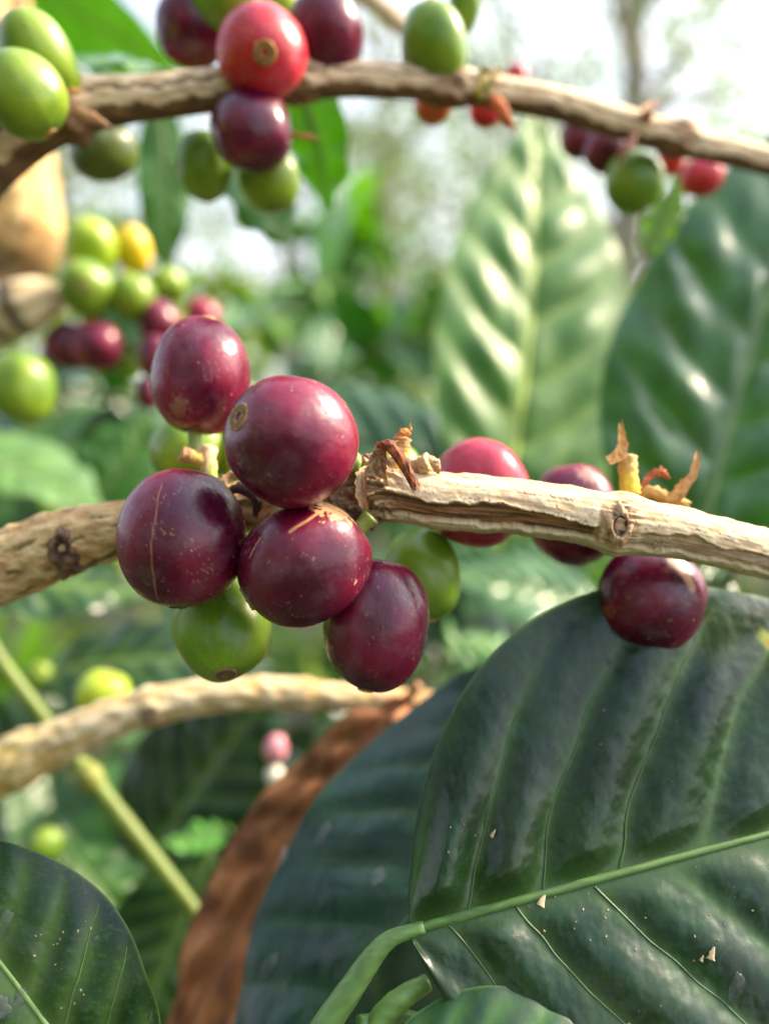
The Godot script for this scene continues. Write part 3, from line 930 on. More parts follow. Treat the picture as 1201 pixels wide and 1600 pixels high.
		col = col.lerp(Color(0.2, 0.12, 0.05), 0.7 * smoothstep(0.05, 0.015, absf(n2.get_noise_3d(c.x * 70.0, cos(ph) * 3.5, sin(ph) * 3.5 + 44.0))))
		if absf(t - 0.42) < 0.018 and absf(ph + 0.2) < 0.5:
			col = Color(0.22, 0.15, 0.09)
			f += 0.1
		return [f, col]
	part("bark", tube([at(-110, 1260, 150), at(-20, 1212, 150), at(90, 1160, 150), at(200, 1115, 150), at(310, 1090, 151), at(430, 1083, 152), at(540, 1090, 153), at(660, 1098, 155), at(760, 1110, 158)], [5.4, 5.0, 4.2, 3.5, 3.2, 3.0, 2.6, 2.3, 1.9], 220, 40, lw.position, look_c), M.bark, lw)

	# the green shoot crossing behind it
	var gs := thing("green_shoot", "slender olive green shoot slanting down behind the cream branch", "shoot", at(-60, 930, 178))
	part("stem", plain_tube([at(-60, 930, 178), at(0, 1030, 176), at(75, 1130, 175), at(180, 1265, 172), at(290, 1405, 168), at(370, 1520, 166)], [1.5, 1.55, 1.5, 1.9, 1.55, 1.5], gs.position, Color(0.12, 0.17, 0.015), 50, 16, 0.05), M.stalk, gs)
	part("node", plain_tube([at(120, 1190, 174), at(140, 1213, 173.5), at(158, 1236, 173)], [1.6, 3.1, 1.8], gs.position, Color(0.2, 0.22, 0.035), 14, 14), M.stalk, gs)

	var tw := thing("thin_twig", "thin tan twig slanting out of the top edge behind the upper branch", "twig", at(520, -40, 190))
	part("bark", plain_tube([at(520, -40, 190), at(590, 10, 186), at(650, 62, 182)], [2.2, 2.1, 1.9], tw.position, Color(0.5, 0.36, 0.2), 20, 12, 0.15), M.bark, tw)

	# the main stem at the left, with the stump of an old branch
	var ms := thing("main_stem", "thick golden brown main stem at the left edge, out of focus", "stem", at(-420, 900, 262))
	var look_d := func(ph: float, t: float, c: Vector3) -> Array:
		var n := n2.get_noise_3d(c.y * 60.0, cos(ph) * 1.6, sin(ph) * 1.6 + 31.0)
		var col := Color(0.5, 0.3, 0.1).lerp(Color(0.72, 0.5, 0.22), clampf(0.5 + 1.3 * n, 0, 1))
		col = col.lerp(Color(0.08, 0.05, 0.02), 0.9 * smoothstep(0.15, 0.4, n2.get_noise_3d(c.y * 25.0, cos(ph), sin(ph) + 60.0)))
		col = col.lerp(Color(0.06, 0.035, 0.015), 0.85 * smoothstep(0.22, 0.27, t + 0.03 * n) * (1.0 - smoothstep(0.36, 0.41, t + 0.05 * n)))  # dark bark low on the stem, its shading put into the colour
		var blotch := n2.get_noise_3d(c.x * 75.0 + 9.0, c.y * 75.0, c.z * 75.0)
		col = col.lerp(Color(0.16, 0.09, 0.03), 0.75 * smoothstep(0.02, 0.3, blotch))
		return [1.0 + 0.14 * n + 0.16 * blotch, col]
	var look_e := func(ph: float, t: float, c: Vector3) -> Array:
		var n := n2.get_noise_3d(c.x * 90.0, cos(ph) * 2.2, sin(ph) * 2.2 + 71.0)
		var col := Color(0.45, 0.3, 0.14).lerp(Color(0.72, 0.58, 0.36), clampf(0.55 + 1.6 * n, 0, 1))
		col = col.lerp(Color(0.05, 0.035, 0.02), smoothstep(0.13, 0.03, absf(n2.get_noise_3d(c.x * 85.0, c.y * 85.0 + 3.0, c.z * 85.0))))
		return [1.0 + 0.2 * n, col]
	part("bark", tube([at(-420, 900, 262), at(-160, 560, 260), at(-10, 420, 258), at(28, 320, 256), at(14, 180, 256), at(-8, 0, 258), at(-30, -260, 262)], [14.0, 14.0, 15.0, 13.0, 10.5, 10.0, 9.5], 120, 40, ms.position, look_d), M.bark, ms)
	part("branch_stump", tube([at(-60, 520, 215), at(10, 490, 204), at(50, 474, 202), at(88, 462, 206)], [8.0, 7.4, 6.4, 4.2], 60, 30, ms.position, look_e), M.bark, ms)

# ---------------------------------------------------------------- leaves
func leaves() -> void:
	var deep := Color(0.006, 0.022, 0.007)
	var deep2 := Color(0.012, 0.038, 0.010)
	var near := "leaves around the cherries in focus"
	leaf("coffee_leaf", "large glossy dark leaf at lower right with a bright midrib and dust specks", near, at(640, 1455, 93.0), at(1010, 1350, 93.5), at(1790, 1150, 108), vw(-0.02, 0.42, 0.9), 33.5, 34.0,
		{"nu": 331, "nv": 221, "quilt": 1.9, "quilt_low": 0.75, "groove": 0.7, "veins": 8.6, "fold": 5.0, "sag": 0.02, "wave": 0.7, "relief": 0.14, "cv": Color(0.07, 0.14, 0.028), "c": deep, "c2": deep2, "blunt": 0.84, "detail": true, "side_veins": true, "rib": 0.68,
		"spots": [[0.645, -0.74, 2.0, Color(0.2, 0.24, 0.02)], [0.645, -0.74, 1.1, Color(0.35, 0.1, 0.015)], [0.425, -0.72, 0.6, Color(0.006, 0.015, 0.006)], [0.432, -0.68, 0.5, Color(0.006, 0.015, 0.006)], [0.44, -0.64, 0.4, Color(0.006, 0.015, 0.006)]],
		"petiole": [at(612, 1466, 93.0), at(585, 1492, 92.8), at(555, 1535, 92.5), at(495, 1625, 92.0), at(440, 1720, 92.0)], "petiole_r": [0.7, 0.95, 1.2, 1.4, 1.7, 2.4], "petiole_c": Color(0.11, 0.2, 0.05)})
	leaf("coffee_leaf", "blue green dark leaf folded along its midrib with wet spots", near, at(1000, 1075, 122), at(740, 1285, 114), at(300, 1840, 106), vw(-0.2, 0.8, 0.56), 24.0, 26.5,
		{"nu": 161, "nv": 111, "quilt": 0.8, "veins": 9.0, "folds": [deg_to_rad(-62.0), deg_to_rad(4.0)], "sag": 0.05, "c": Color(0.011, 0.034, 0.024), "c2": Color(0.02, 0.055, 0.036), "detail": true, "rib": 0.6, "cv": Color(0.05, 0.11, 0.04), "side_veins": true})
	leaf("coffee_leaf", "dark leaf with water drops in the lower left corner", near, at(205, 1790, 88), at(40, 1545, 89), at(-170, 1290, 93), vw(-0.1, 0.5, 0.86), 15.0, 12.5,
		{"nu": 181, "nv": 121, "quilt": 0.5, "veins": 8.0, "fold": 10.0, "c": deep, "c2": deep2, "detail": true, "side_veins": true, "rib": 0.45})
	leaf("coffee_leaf", "dark leaf tip with a pale rim at the bottom edge", near, at(590, 1740, 84), at(770, 1592, 83), at(1090, 1760, 84), vw(0, 0.75, 0.65), 8.0, 8.0,
		{"nu": 91, "nv": 51, "quilt": 0.3, "wave": 0.2, "c": deep * 1.3, "c2": deep2 * 1.3, "blunt": 0.6, "cv": Color(0.08, 0.19, 0.03)})
	var back := "leaves out of focus behind the middle branch"
	leaf("coffee_leaf", "pale glossy leaf with bright bulges between its veins, upright in the background", back, at(775, 860, 224), at(845, 520, 240), at(836, 165, 272), vw(0.28, 0.52, 0.82), 29.0, 34.0,
		{"nu": 141, "nv": 91, "quilt": 2.6, "veins": 7.5, "fold": 4.0, "sag": 0.02, "wave": 0.6, "ragged": 0.75, "groove": 0.7, "c": Color(0.045, 0.14, 0.013), "c2": Color(0.08, 0.2, 0.022), "cv": Color(0.34, 0.45, 0.08), "rib": 1.2, "mat": M.sheen_leaf})
	leaf("coffee_leaf", "broad dark green leaf at the right edge with a pale midrib", back, at(1085, 900, 168), at(1140, 600, 173), at(1320, 120, 200), vw(-0.06, 0.68, 0.74), 30.0, 29.0,
		{"nu": 141, "nv": 91, "quilt": 2.6, "veins": 8.0, "fold": 8.0, "sag": 0.1, "ragged": 0.8, "c": Color(0.032, 0.10, 0.018), "c2": Color(0.055, 0.15, 0.028), "cv": Color(0.15, 0.24, 0.08), "rib": 0.9, "mat": M.shiny_leaf})
	leaf("coffee_leaf", "dim leaf with pale stripes behind the front cherry", back, at(745, 760, 300), at(590, 690, 305), at(330, 660, 320), vw(0.0, 0.45, 0.9), 30.0, 30.0,
		{"nu": 101, "nv": 61, "quilt": 2.4, "veins": 8.0, "c": Color(0.022, 0.065, 0.022), "c2": Color(0.03, 0.09, 0.03), "cv": Color(0.1, 0.17, 0.06)})
	leaf("coffee_leaf", "bright backlit leaf above the green cherries at upper left", back, at(-140, -100, 292), at(110, 0, 285), at(292, 126, 276), vw(0.4, 0.5, -0.4), 19.0, 21.0, {"quilt": 0.4, "mat": M.thin_leaf, "c": Color(0.08, 0.2, 0.01), "c2": Color(0.11, 0.26, 0.015)})
	leaf("coffee_leaf", "dark glossy leaf lying over the upper branch at upper left", back, at(275, 120, 150), at(190, 85, 152), at(70, 95, 158), vw(0.0, 0.75, 0.5), 8.0, 7.0, {"c": Color(0.03, 0.11, 0.015), "c2": Color(0.06, 0.17, 0.02)})
	leaf("coffee_leaf", "green leaf hanging right of the purple cherry under the upper branch", back, at(450, 110, 165), at(505, 190, 168), at(508, 330, 175), vw(-0.5, 0.1, 0.85), 8.0, 8.0, {"quilt": 0.3, "blunt": 0.5, "mat": M.thin_leaf, "c": Color(0.06, 0.17, 0.012), "c2": Color(0.09, 0.22, 0.015)})
	leaf("coffee_leaf", "narrow green leaf hanging left of the green cherry pair", back, at(250, 160, 235), at(262, 290, 238), at(255, 420, 242), vw(0.3, 0.1, 0.9), 8.0, 8.0, {"quilt": 0.4, "blunt": 0.5, "mat": M.thin_leaf, "c": Color(0.035, 0.12, 0.02), "c2": Color(0.05, 0.16, 0.02)})
	leaf("coffee_leaf", "small green leaf hanging below the green cherries of the upper branch", back, at(350, 230, 168), at(415, 310, 170), at(450, 385, 174), vw(0.2, 0.5, 0.8), 8.0, 8.0, {"quilt": 0.3, "mat": M.thin_leaf, "c": Color(0.03, 0.13, 0.01), "c2": Color(0.05, 0.18, 0.015)})
	leaf("coffee_leaf", "sunlit pale leaf at the left edge above the middle branch", back, at(-90, 680, 236), at(40, 730, 230), at(165, 800, 228), vw(0.35, 0.75, 0.5), 17.0, 13.0, {"c": Color(0.06, 0.17, 0.03), "c2": Color(0.1, 0.24, 0.04), "mat": M.sheen_leaf})
	leaf("coffee_leaf", "grey green leaf at the left edge under the middle branch", back, at(-120, 900, 200), at(60, 905, 205), at(235, 930, 212), vw(0.1, 0.75, 0.6), 12.0, 12.0, {"c": deep * 1.5, "c2": deep2 * 1.5})
	leaf("coffee_leaf", "dim leaf behind the large plum cherry at left, green rim", back, at(120, 820, 260), at(190, 740, 262), at(240, 640, 270), vw(0.3, 0.5, 0.7), 16.0, 16.0, {"c": Color(0.03, 0.11, 0.02), "c2": Color(0.06, 0.2, 0.02), "mat": M.thin_leaf})
	leaf("coffee_leaf", "blue grey leaf behind the lime cherry on the cream branch", back, at(60, 1060, 215), at(190, 1010, 214), at(440, 1040, 222), vw(0.1, 0.75, 0.6), 14.0, 15.0, {"c": deep * 1.3, "c2": deep2 * 1.4})
	leaf("coffee_leaf", "dark blue green leaf under the cream branch with a pale midrib", back, at(200, 1390, 232), at(300, 1230, 226), at(440, 1060, 232), vw(0.1, 0.6, 0.75), 24.0, 24.0, {"c": deep * 1.1, "c2": deep2 * 1.2, "quilt": 1.6, "nu": 91, "nv": 61})
	leaf("coffee_leaf", "small bright leaf edge between the shoot and the dead leaf", back, at(360, 1295, 205), at(310, 1310, 204), at(245, 1320, 204), vw(0.1, 0.9, 0.4), 4.5, 4.5, {"c": Color(0.05, 0.24, 0.03), "c2": Color(0.08, 0.3, 0.04)})
	leaf("coffee_leaf", "mid green leaf under the shoot left of the dead leaf", back, at(100, 1330, 215), at(170, 1390, 212), at(230, 1520, 210), vw(0.5, 0.5, 0.7), 12.0, 12.0, {"c": Color(0.03, 0.12, 0.015), "c2": Color(0.05, 0.17, 0.02), "mat": M.thin_leaf})
	leaf("coffee_leaf", "dim green leaf behind the dead leaf near the bottom", back, at(330, 1330, 200), at(270, 1480, 198), at(190, 1680, 196), vw(0.3, 0.4, 0.85), 17.0, 17.0, {"c": deep * 1.4, "c2": deep2 * 1.4})
	leaf("coffee_leaf", "leaf shining white behind the gap under the middle branch", back, at(960, 960, 290), at(850, 920, 285), at(690, 900, 290), vw(-0.1, 0.85, 0.5), 22.0, 22.0, {"c": Color(0.03, 0.09, 0.03), "c2": Color(0.05, 0.13, 0.04), "quilt": 2.0})
	leaf("coffee_leaf", "curled green leaf below the lowest plum cherry", back, at(690, 1010, 230), at(760, 1000, 228), at(860, 1050, 232), vw(-0.3, 0.8, 0.4), 13.0, 13.0, {"c": Color(0.03, 0.11, 0.02), "c2": Color(0.05, 0.17, 0.03), "quilt": 1.5, "wave": 5.0})
	leaf("coffee_leaf", "dark green leaf behind the berries under the middle branch", back, at(700, 850, 340), at(780, 850, 335), at(900, 830, 340), vw(0.2, 0.6, 0.75), 26.0, 26.0, {"c": Color(0.02, 0.08, 0.02), "c2": Color(0.04, 0.13, 0.03), "quilt": 2.0})
	leaf("coffee_leaf", "grey leaf behind the lower end of the pale upright leaf", back, at(900, 1060, 330), at(760, 1010, 330), at(620, 960, 345), vw(0.0, 0.9, 0.4), 26.0, 26.0, {"c": deep * 1.6, "c2": deep2 * 1.6, "quilt": 2.0})
	leaf("coffee_leaf", "pale green leaf tip under the red berries at upper right", back, at(1010, 400, 185), at(1035, 350, 184), at(1060, 270, 184), vw(-0.4, 0.4, 0.8), 4.5, 4.5, {"mat": M.thin_leaf, "c": Color(0.2, 0.3, 0.06), "c2": Color(0.25, 0.36, 0.08)})
	leaf("coffee_leaf", "shaded leaf behind the right end of the middle branch", back, at(1130, 1000, 150), at(1085, 930, 148), at(1060, 880, 150), vw(0, 0.5, 0.8), 9.0, 9.0, {"c": deep, "c2": deep2})
	var bl := [bough_leaf(1.0), bough_leaf(7.0), bough_leaf(13.0)]
	var bg := "leafy boughs out of focus"
	leafy_bough("glossy leafy bough shimmering under the middle branch, right of the lowest plum cherry", bg, at(1060, 1010, 400), at(640, 930, 350), 5, 62.0, 1, bl)
	leafy_bough("dark leafy bough under the cream branch", bg, at(-80, 1270, 340), at(440, 1150, 310), 5, 70.0, 0, bl)
	leafy_bough("pale leafy bough behind the left end of the middle branch", bg, at(-80, 760, 350), at(290, 770, 310), 5, 62.0, 1, bl)
	leafy_bough("vivid leafy bough behind the gap between the front cherry and the pale upright leaf", bg, at(430, 640, 600), at(740, 500, 560), 6, 80.0, 1, bl)
	leafy_bough("dark leafy bough at the bottom left behind the shoot", bg, at(-20, 1500, 300), at(350, 1380, 285), 5, 60.0, 0, bl)
	leafy_bough("pale leafy bough above the rear plum cherry", bg, at(270, 600, 720), at(520, 430, 660), 6, 85.0, 3, bl)
	leafy_bough("leafy bough behind the cherries of the left cluster", bg, at(-60, 640, 420), at(260, 640, 380), 5, 70.0, 0, bl)
	leafy_bough("leafy bough low behind the large glossy leaf's upper edge", bg, at(560, 1120, 330), at(900, 1000, 300), 4, 55.0, 0, bl)
	# the dead leaf
	leaf("dead_leaf", "curled brown dead leaf hanging beneath the cream branch", "", at(640, 1090, 152), at(430, 1265, 146), at(215, 1800, 138), vw(-0.5, 0.35, 0.78), 10.5, 9.5,
		{"nu": 121, "nv": 61, "quilt": 3.2, "groove": 0.4, "ragged": 1.2, "veins": 9.0, "fold": 20.0, "sag": 0.3, "wave": 1.6, "blunt": 0.55, "c": Color(0.15, 0.062, 0.028), "c2": Color(0.46, 0.2, 0.08), "detail": true, "side_veins": true, "cv": Color(0.3, 0.12, 0.05), "mat": M.dead_leaf, "rib": 0.7, "petiole": [at(655, 1070, 150)], "petiole_r": [0.8, 0.9]})
	# the twigs that carry the near leaves
	var tw := thing("green_twig", "green forked twig at the bottom joining the petioles of the large leaf", "twig", at(600, 1560, 92.5))
	part("stem", plain_tube([at(585, 1640, 91), at(600, 1590, 92), at(628, 1560, 92.5), at(668, 1535, 94)], [1.7, 1.6, 1.3, 1.0], tw.position, Color(0.12, 0.22, 0.04), 24, 14), M.vein, tw)
	part("side_shoot", plain_tube([at(700, 1640, 95), at(655, 1600, 94), at(610, 1600, 93), at(560, 1610, 92)], [1.0, 1.1, 1.3, 1.5], tw.position, Color(0.10, 0.2, 0.04), 20, 12), M.vein, tw)

# ---------------------------------------------------------------- the fruit
func cherries() -> void:
	var brown := Color(0.36, 0.2, 0.085)
	var g1 := "plum cherries in focus on the middle branch"
	cherry("front plum cherry with a round brown blossom scar on its left cheek", g1, 456, 689, 90.5, 205, 212, Vector3(-0.74, 0.33, 0.55), "wine", 130, {"stalk": 0.0018, "lump": 0.03, "scar": 0.2, "scar_tone": Color(0.2, 0.105, 0.04), "flat": 1.0, "marks": [
		{"kind": "line", "p": [[-55, -85], [-20, -99], [20, -101]], "w": 0.03, "c": brown, "a": 0.5},
		{"kind": "patch", "p": [[85, 70]], "w": 0.13, "c": Color(0.4, 0.18, 0.09), "a": 0.45}]})
	cherry("large plum cherry at left with a thin pale line down its face", g1, 285, 840, 95.5, 200, 222, Vector3(-0.06, -0.98, 0.12), "plum", 130, {"scar": 0.12, "lump": 0.02, "scar_tone": Color(0.06, 0.035, 0.02), "marks": [
		{"kind": "line", "p": [[-30, -78], [-38, -30], [-44, 15], [-40, 55], [-34, 92]], "w": 0.017, "c": Color(0.42, 0.2, 0.1), "a": 0.55},
		{"kind": "line", "p": [[-44, 2], [-28, 3]], "w": 0.012, "c": Color(0.42, 0.25, 0.12), "a": 0.6},
		{"kind": "patch", "p": [[0, 108]], "w": 0.34, "c": Color(0.09, 0.06, 0.02), "a": 0.9},
		{"kind": "patch", "p": [[90, 10]], "w": 0.1, "c": Color(0.4, 0.14, 0.06), "a": 0.5}]})
	cherry("plum cherry below the front one with a tan scuff on top", g1, 477, 880, 95.0, 192, 212, Vector3(-0.82, -0.5, 0.05), "plum", 130, {"stalk": 0.0016, "scar": 0.2, "scar_tone": Color(0.25, 0.17, 0.1), "flat": 1.0, "marks": [
		{"kind": "patch", "p": [[38, -88]], "w": 0.4, "c": Color(0.5, 0.3, 0.14), "a": 0.9},
		{"kind": "line", "p": [[25, -85], [0, -66], [-22, -50]], "w": 0.04, "c": Color(0.5, 0.3, 0.14), "a": 0.8},
		{"kind": "line", "p": [[-62, -42], [-68, -30], [-74, -14]], "w": 0.018, "c": Color(0.5, 0.3, 0.14), "a": 0.8},
		{"kind": "line", "p": [[95, -50], [100, 0], [88, 45]], "w": 0.025, "c": brown, "a": 0.5},
		{"kind": "patch", "p": [[-80, 62]], "w": 0.24, "c": Color(0.3, 0.2, 0.1), "a": 0.6},
		{"kind": "patch", "p": [[70, 34]], "w": 0.05, "c": Color(0.45, 0.36, 0.24), "a": 0.9}]})
	cherry("lowest plum cherry, tilted oval beside the green ones", g1, 588, 975, 100.0, 166, 208, Vector3(-0.16, -0.97, -0.1), "plum", 130, {"scar": 0.14, "marks": [
		{"kind": "line", "p": [[-84, 30], [-70, 65], [-45, 92]], "w": 0.035, "c": brown, "a": 0.45}]})
	cherry("plum cherry behind the cluster at its upper left, slightly blurred", g1, 314, 590, 107.0, 152, 186, Vector3(0.12, 0.97, -0.15), "wine", 110, {"scar": 0.13, "stalk": 0.0035, "marks": [
		{"kind": "patch", "p": [[-30, 42]], "w": 0.2, "c": brown, "a": 0.45},
		{"kind": "line", "p": [[52, 70], [60, 50], [64, 38]], "w": 0.02, "c": brown, "a": 0.7},
		{"kind": "line", "p": [[-75, -40], [-77, 10], [-66, 50]], "w": 0.03, "c": Color(0.5, 0.3, 0.15), "a": 0.5}]})
	cherry("green cherry below the large plum one, with a brown tip", "green cherries on the middle branch", 348, 980, 105.0, 152, 172, Vector3(0.05, -0.84, 0.54), "leafy", 110, {"scar": 0.2, "scar_tone": Color(0.13, 0.075, 0.04), "marks": [{"kind": "patch", "p": [[8, 76]], "w": 0.3, "c": Color(0.16, 0.1, 0.04), "a": 0.6}]})
	cherry("green cherry tucked under the branch behind the lowest plum one", "green cherries on the middle branch", 660, 898, 112.0, 118, 152, Vector3(0.15, -0.97, 0.1), "leafy", 80)
	var g2 := "cherries behind the right half of the middle branch"
	cherry("pinkish red cherry rising behind the branch right of the dry bracts", g2, 746, 772, 110.0, 158, 172, Vector3(0.2, 0.9, 0.3), "pink", 80, {"scar": 0.0})
	cherry("wine red cherry behind the branch near the knot", g2, 896, 804, 116.0, 142, 160, Vector3(0.1, -0.95, 0.1), "wine", 80, {"marks": [{"kind": "patch", "p": [[20, -62]], "w": 0.25, "c": Color(0.45, 0.25, 0.18), "a": 0.7}]})
	cherry("plum cherry hanging under the knot at right, with a pale scuff", g2, 1016, 934, 108.0, 166, 172, Vector3(-0.35, -0.85, 0.2), "plum", 90, {"lump": 0.02, "marks": [
		{"kind": "line", "p": [[30, -58], [48, -36], [58, -18]], "w": 0.13, "c": Color(0.5, 0.3, 0.2), "a": 0.75},
		{"kind": "patch", "p": [[-62, 20]], "w": 0.16, "c": Color(0.3, 0.12, 0.06), "a": 0.6}]})
	cherry("green cherry half hidden behind the upper left plum one", "green cherries behind the cluster", 296, 706, 128.0, 122, 120, Vector3(0.2, 0.4, 0.8), "green", 40, {"scar": 0.0})
	cherry("green cherry peeping out between the two upper plum ones", "green cherries behind the cluster", 388, 706, 130.0, 110, 120, Vector3(0.2, 0.4, 0.8), "green", 40, {"scar": 0.0})
	cherry("light green cherry behind the dry bracts of the branch", "green cherries behind the cluster", 618, 734, 122.0, 84, 84, Vector3(0.2, 0.7, 0.6), "green", 40, {"scar": 0.0})
	# on the upper branch
	var g3 := "cherries on the upper branch"
	cherry("bright red cherry with a round tan blossom scar on the upper branch", g3, 408, 83, 126.0, 142, 138, Vector3(0.08, 0.02, 0.98), "red", 90, {"scar": 0.22, "scar_tone": Color(0.22, 0.115, 0.03), "flat": 1.0})
	cherry("dark purple cherry directly below the bright red one", g3, 393, 203, 128.0, 128, 134, Vector3(0.1, -0.5, 0.8), "plum", 70, {"scar": 0.0})
	cherry("dark purple cherry left of the bright red one, against the branch", g3, 300, 42, 134.0, 112, 124, Vector3(0.3, 0.8, 0.1), "plum", 50)
	cherry("dark purple cherry right of the bright red one", g3, 505, 62, 133.0, 124, 156, Vector3(0.2, 0.95, 0.1), "plum", 60)
	cherry("olive green cherry cut off by the top edge", g3, 350, -8, 131.0, 115, 120, Vector3(0.3, 0.9, 0.1), "leafy", 50)
	cherry("yellow green cherry behind the red one at the top edge", g3, 425, -4, 142.0, 80, 70, Vector3(0.2, 0.95, 0.1), "lime", 40)
	cherry("green cherry in shade left below the purple one", g3, 320, 258, 140.0, 86, 106, Vector3(0.1, -0.95, 0.1), "leafy", 50)
	cherry("pale green cherry right below the purple one", g3, 422, 280, 141.0, 94, 100, Vector3(0.3, -0.9, 0.1), "green", 50)
	cherry("glossy green cherry cut by the left edge above the branch", g3, 38, 148, 116.0, 122, 134, Vector3(0.55, -0.7, 0.3), "green", 70)
	cherry("green cherry behind the one at the left edge", g3, 64, 96, 122.0, 108, 152, Vector3(-0.5, 0.85, 0.1), "green", 70)
	cherry("dark olive cherry in the shade under the upper branch at left", g3, 163, 236, 150.0, 106, 90, Vector3(0.3, -0.8, 0.1), "olive", 40)
	cherry("green cherry standing upright on the upper branch right of the middle", g3, 677, 71, 136.0, 106, 122, Vector3(-0.1, 0.97, 0.15), "leafy", 60)
	cherry("small olive cherry behind the upright green one at the top edge", g3, 724, 14, 150.0, 52, 80, Vector3(0.2, 0.95, 0.1), "leafy", 40)
	cherry("orange red cherry peeking under the branch below the upright green one", g3, 676, 166, 150.0, 58, 56, Vector3(0, -0.95, 0.1), "orange", 40)
	cherry("dark red cherry under the branch beside the orange bract", g3, 758, 172, 152.0, 50, 54, Vector3(0, -0.95, 0.1), "red", 40)
	cherry("small pink cherry above the branch behind the upright bract", g3, 806, 122, 175.0, 40, 44, Vector3(0, 0.95, 0.1), "red", 32)
	cherry("dark red cherry in the shaded clump under the branch at right", g3, 905, 215, 165.0, 62, 66, Vector3(0, -0.95, 0.1), "plum", 40)
	cherry("plum cherry in the middle of the shaded clump at upper right", g3, 945, 235, 160.0, 66, 72, Vector3(0.1, -0.95, 0.1), "plum", 40)
	cherry("olive green cherry under the node at upper right", g3, 990, 284, 158.0, 92, 96, Vector3(0.2, -0.9, 0.1), "leafy", 40)
	cherry("red cherry at the lower right end of the upper branch", g3, 1095, 276, 172.0, 66, 62, Vector3(0.3, -0.8, 0.1), "red", 40)
	cherry("pinkish cherry left of the red one at the right end", g3, 1046, 252, 178.0, 46, 44, Vector3(0.3, -0.8, 0.1), "red", 36)
	# the cluster at the left, out of focus
	var g4 := "blurred cherries on the stump at the left"
	cherry("lime green cherry at the top of the blurred left cluster", g4, 142, 386, 208.0, 82, 92, Vector3(-0.4, 0.85, 0.2), "lime", 40)
	cherry("yellow cherry beside the lime one in the left cluster", g4, 208, 391, 214.0, 56, 78, Vector3(-0.2, 0.95, 0.1), "yellow", 40)
	cherry("green cherry with a pink blush in the left cluster", g4, 136, 451, 200.0, 82, 96, Vector3(-0.5, 0.8, 0.2), "green", 40, {"marks": [{"kind": "patch", "p": [[-8, 0]], "w": 0.35, "c": Color(0.4, 0.25, 0.12), "a": 0.5}]})
	cherry("green cherry in the middle of the left cluster under the yellow one", g4, 209, 466, 204.0, 68, 80, Vector3(-0.3, 0.9, 0.1), "green", 40)
	cherry("small green cherry at the right side of the left cluster", g4, 261, 446, 216.0, 58, 56, Vector3(-0.5, 0.7, 0.1), "green", 36)
	cherry("dark wine cherry at the left of the blurred cluster", g4, 108, 541, 206.0, 74, 76, Vector3(0.5, -0.6, 0.3), "plum", 36)
	cherry("wine red cherry under the blushed green one in the left cluster", g4, 152, 541, 200.0, 80, 82, Vector3(0.2, -0.8, 0.3), "wine", 40)
	cherry("wine red cherry lying above the sharp cluster's rear cherry at left", g4, 250, 506, 207.0, 80, 66, Vector3(0.8, 0.3, 0.3), "wine", 40)
	cherry("pink cherry behind the rear plum cherry's top", g4, 318, 492, 222.0, 58, 50, Vector3(0.4, 0.8, 0.1), "pink", 36)
	cherry("shaded green cherry below the wine ones in the left cluster", g4, 200, 560, 212.0, 52, 62, Vector3(0.2, -0.9, 0.1), "leafy", 36)
	cherry("dark red cherry half hidden left of the rear plum cherry", g4, 244, 560, 196.0, 56, 76, Vector3(0.1, -0.9, 0.1), "wine", 36)
	cherry("tiny black dried cherry left of the rear plum cherry", g4, 231, 614, 170.0, 36, 48, Vector3(0.1, -0.9, 0.1), "plum", 36)
	cherry("big green cherry cut by the left edge below the cluster", g4, 36, 606, 186.0, 100, 116, Vector3(0.15, -0.95, 0.2), "green", 50)
	cherry("lime green cherry sitting behind the cream branch", "green cherries behind the cream branch", 163, 1084, 168.0, 88, 74, Vector3(0.2, 0.95, 0.1), "lime", 40)
	cherry("small green cherry at far left above the cream branch", "green cherries behind the cream branch", 62, 1058, 215.0, 44, 50, Vector3(0.2, 0.95, 0.1), "green", 32)
	cherry("pale green cherry in front of the shade above the lower left leaf", "green cherries behind the cream branch", 72, 1320, 205.0, 52, 54, Vector3(0.2, 0.95, 0.1), "green", 32)
	cherry("small pink cherry beside the dead leaf", "", 431, 1170, 190.0, 36, 46, Vector3(0.1, 0.95, 0.1), "blush", 32, {"stalk": 0.0})
	cherry("pale unripe berry under the small pink one", "", 429, 1212, 190.0, 30, 34, Vector3(0.1, -0.95, 0.1), "pale", 32, {"stalk": 0.004})

# ---------------------------------------------------------------- drops and crumbs
func blob(c: Vector3, nrm: Vector3, r: float, h: float, long: Vector3, stretch: float, sd: float) -> ArrayMesh:
	var v := PackedVector3Array()
	var a := (long - nrm * nrm.dot(long)).normalized()
	var b := nrm.cross(a)
	for j in 9:
		var th := PI * j / 8.0
		for i in 24:
			var ph := TAU * i / 24.0
			var k := 1.0 + 0.35 * n1.get_noise_3d(cos(ph) * 1.4, sin(ph) * 1.4, sd)
			v.append(a * cos(ph) * sin(th) * r * stretch * k + b * sin(ph) * sin(th) * r * k + nrm * cos(th) * (h if th < PI / 2 else 0.05 * r))
	return build(v, grid_index(24, 9, true), PackedColorArray())

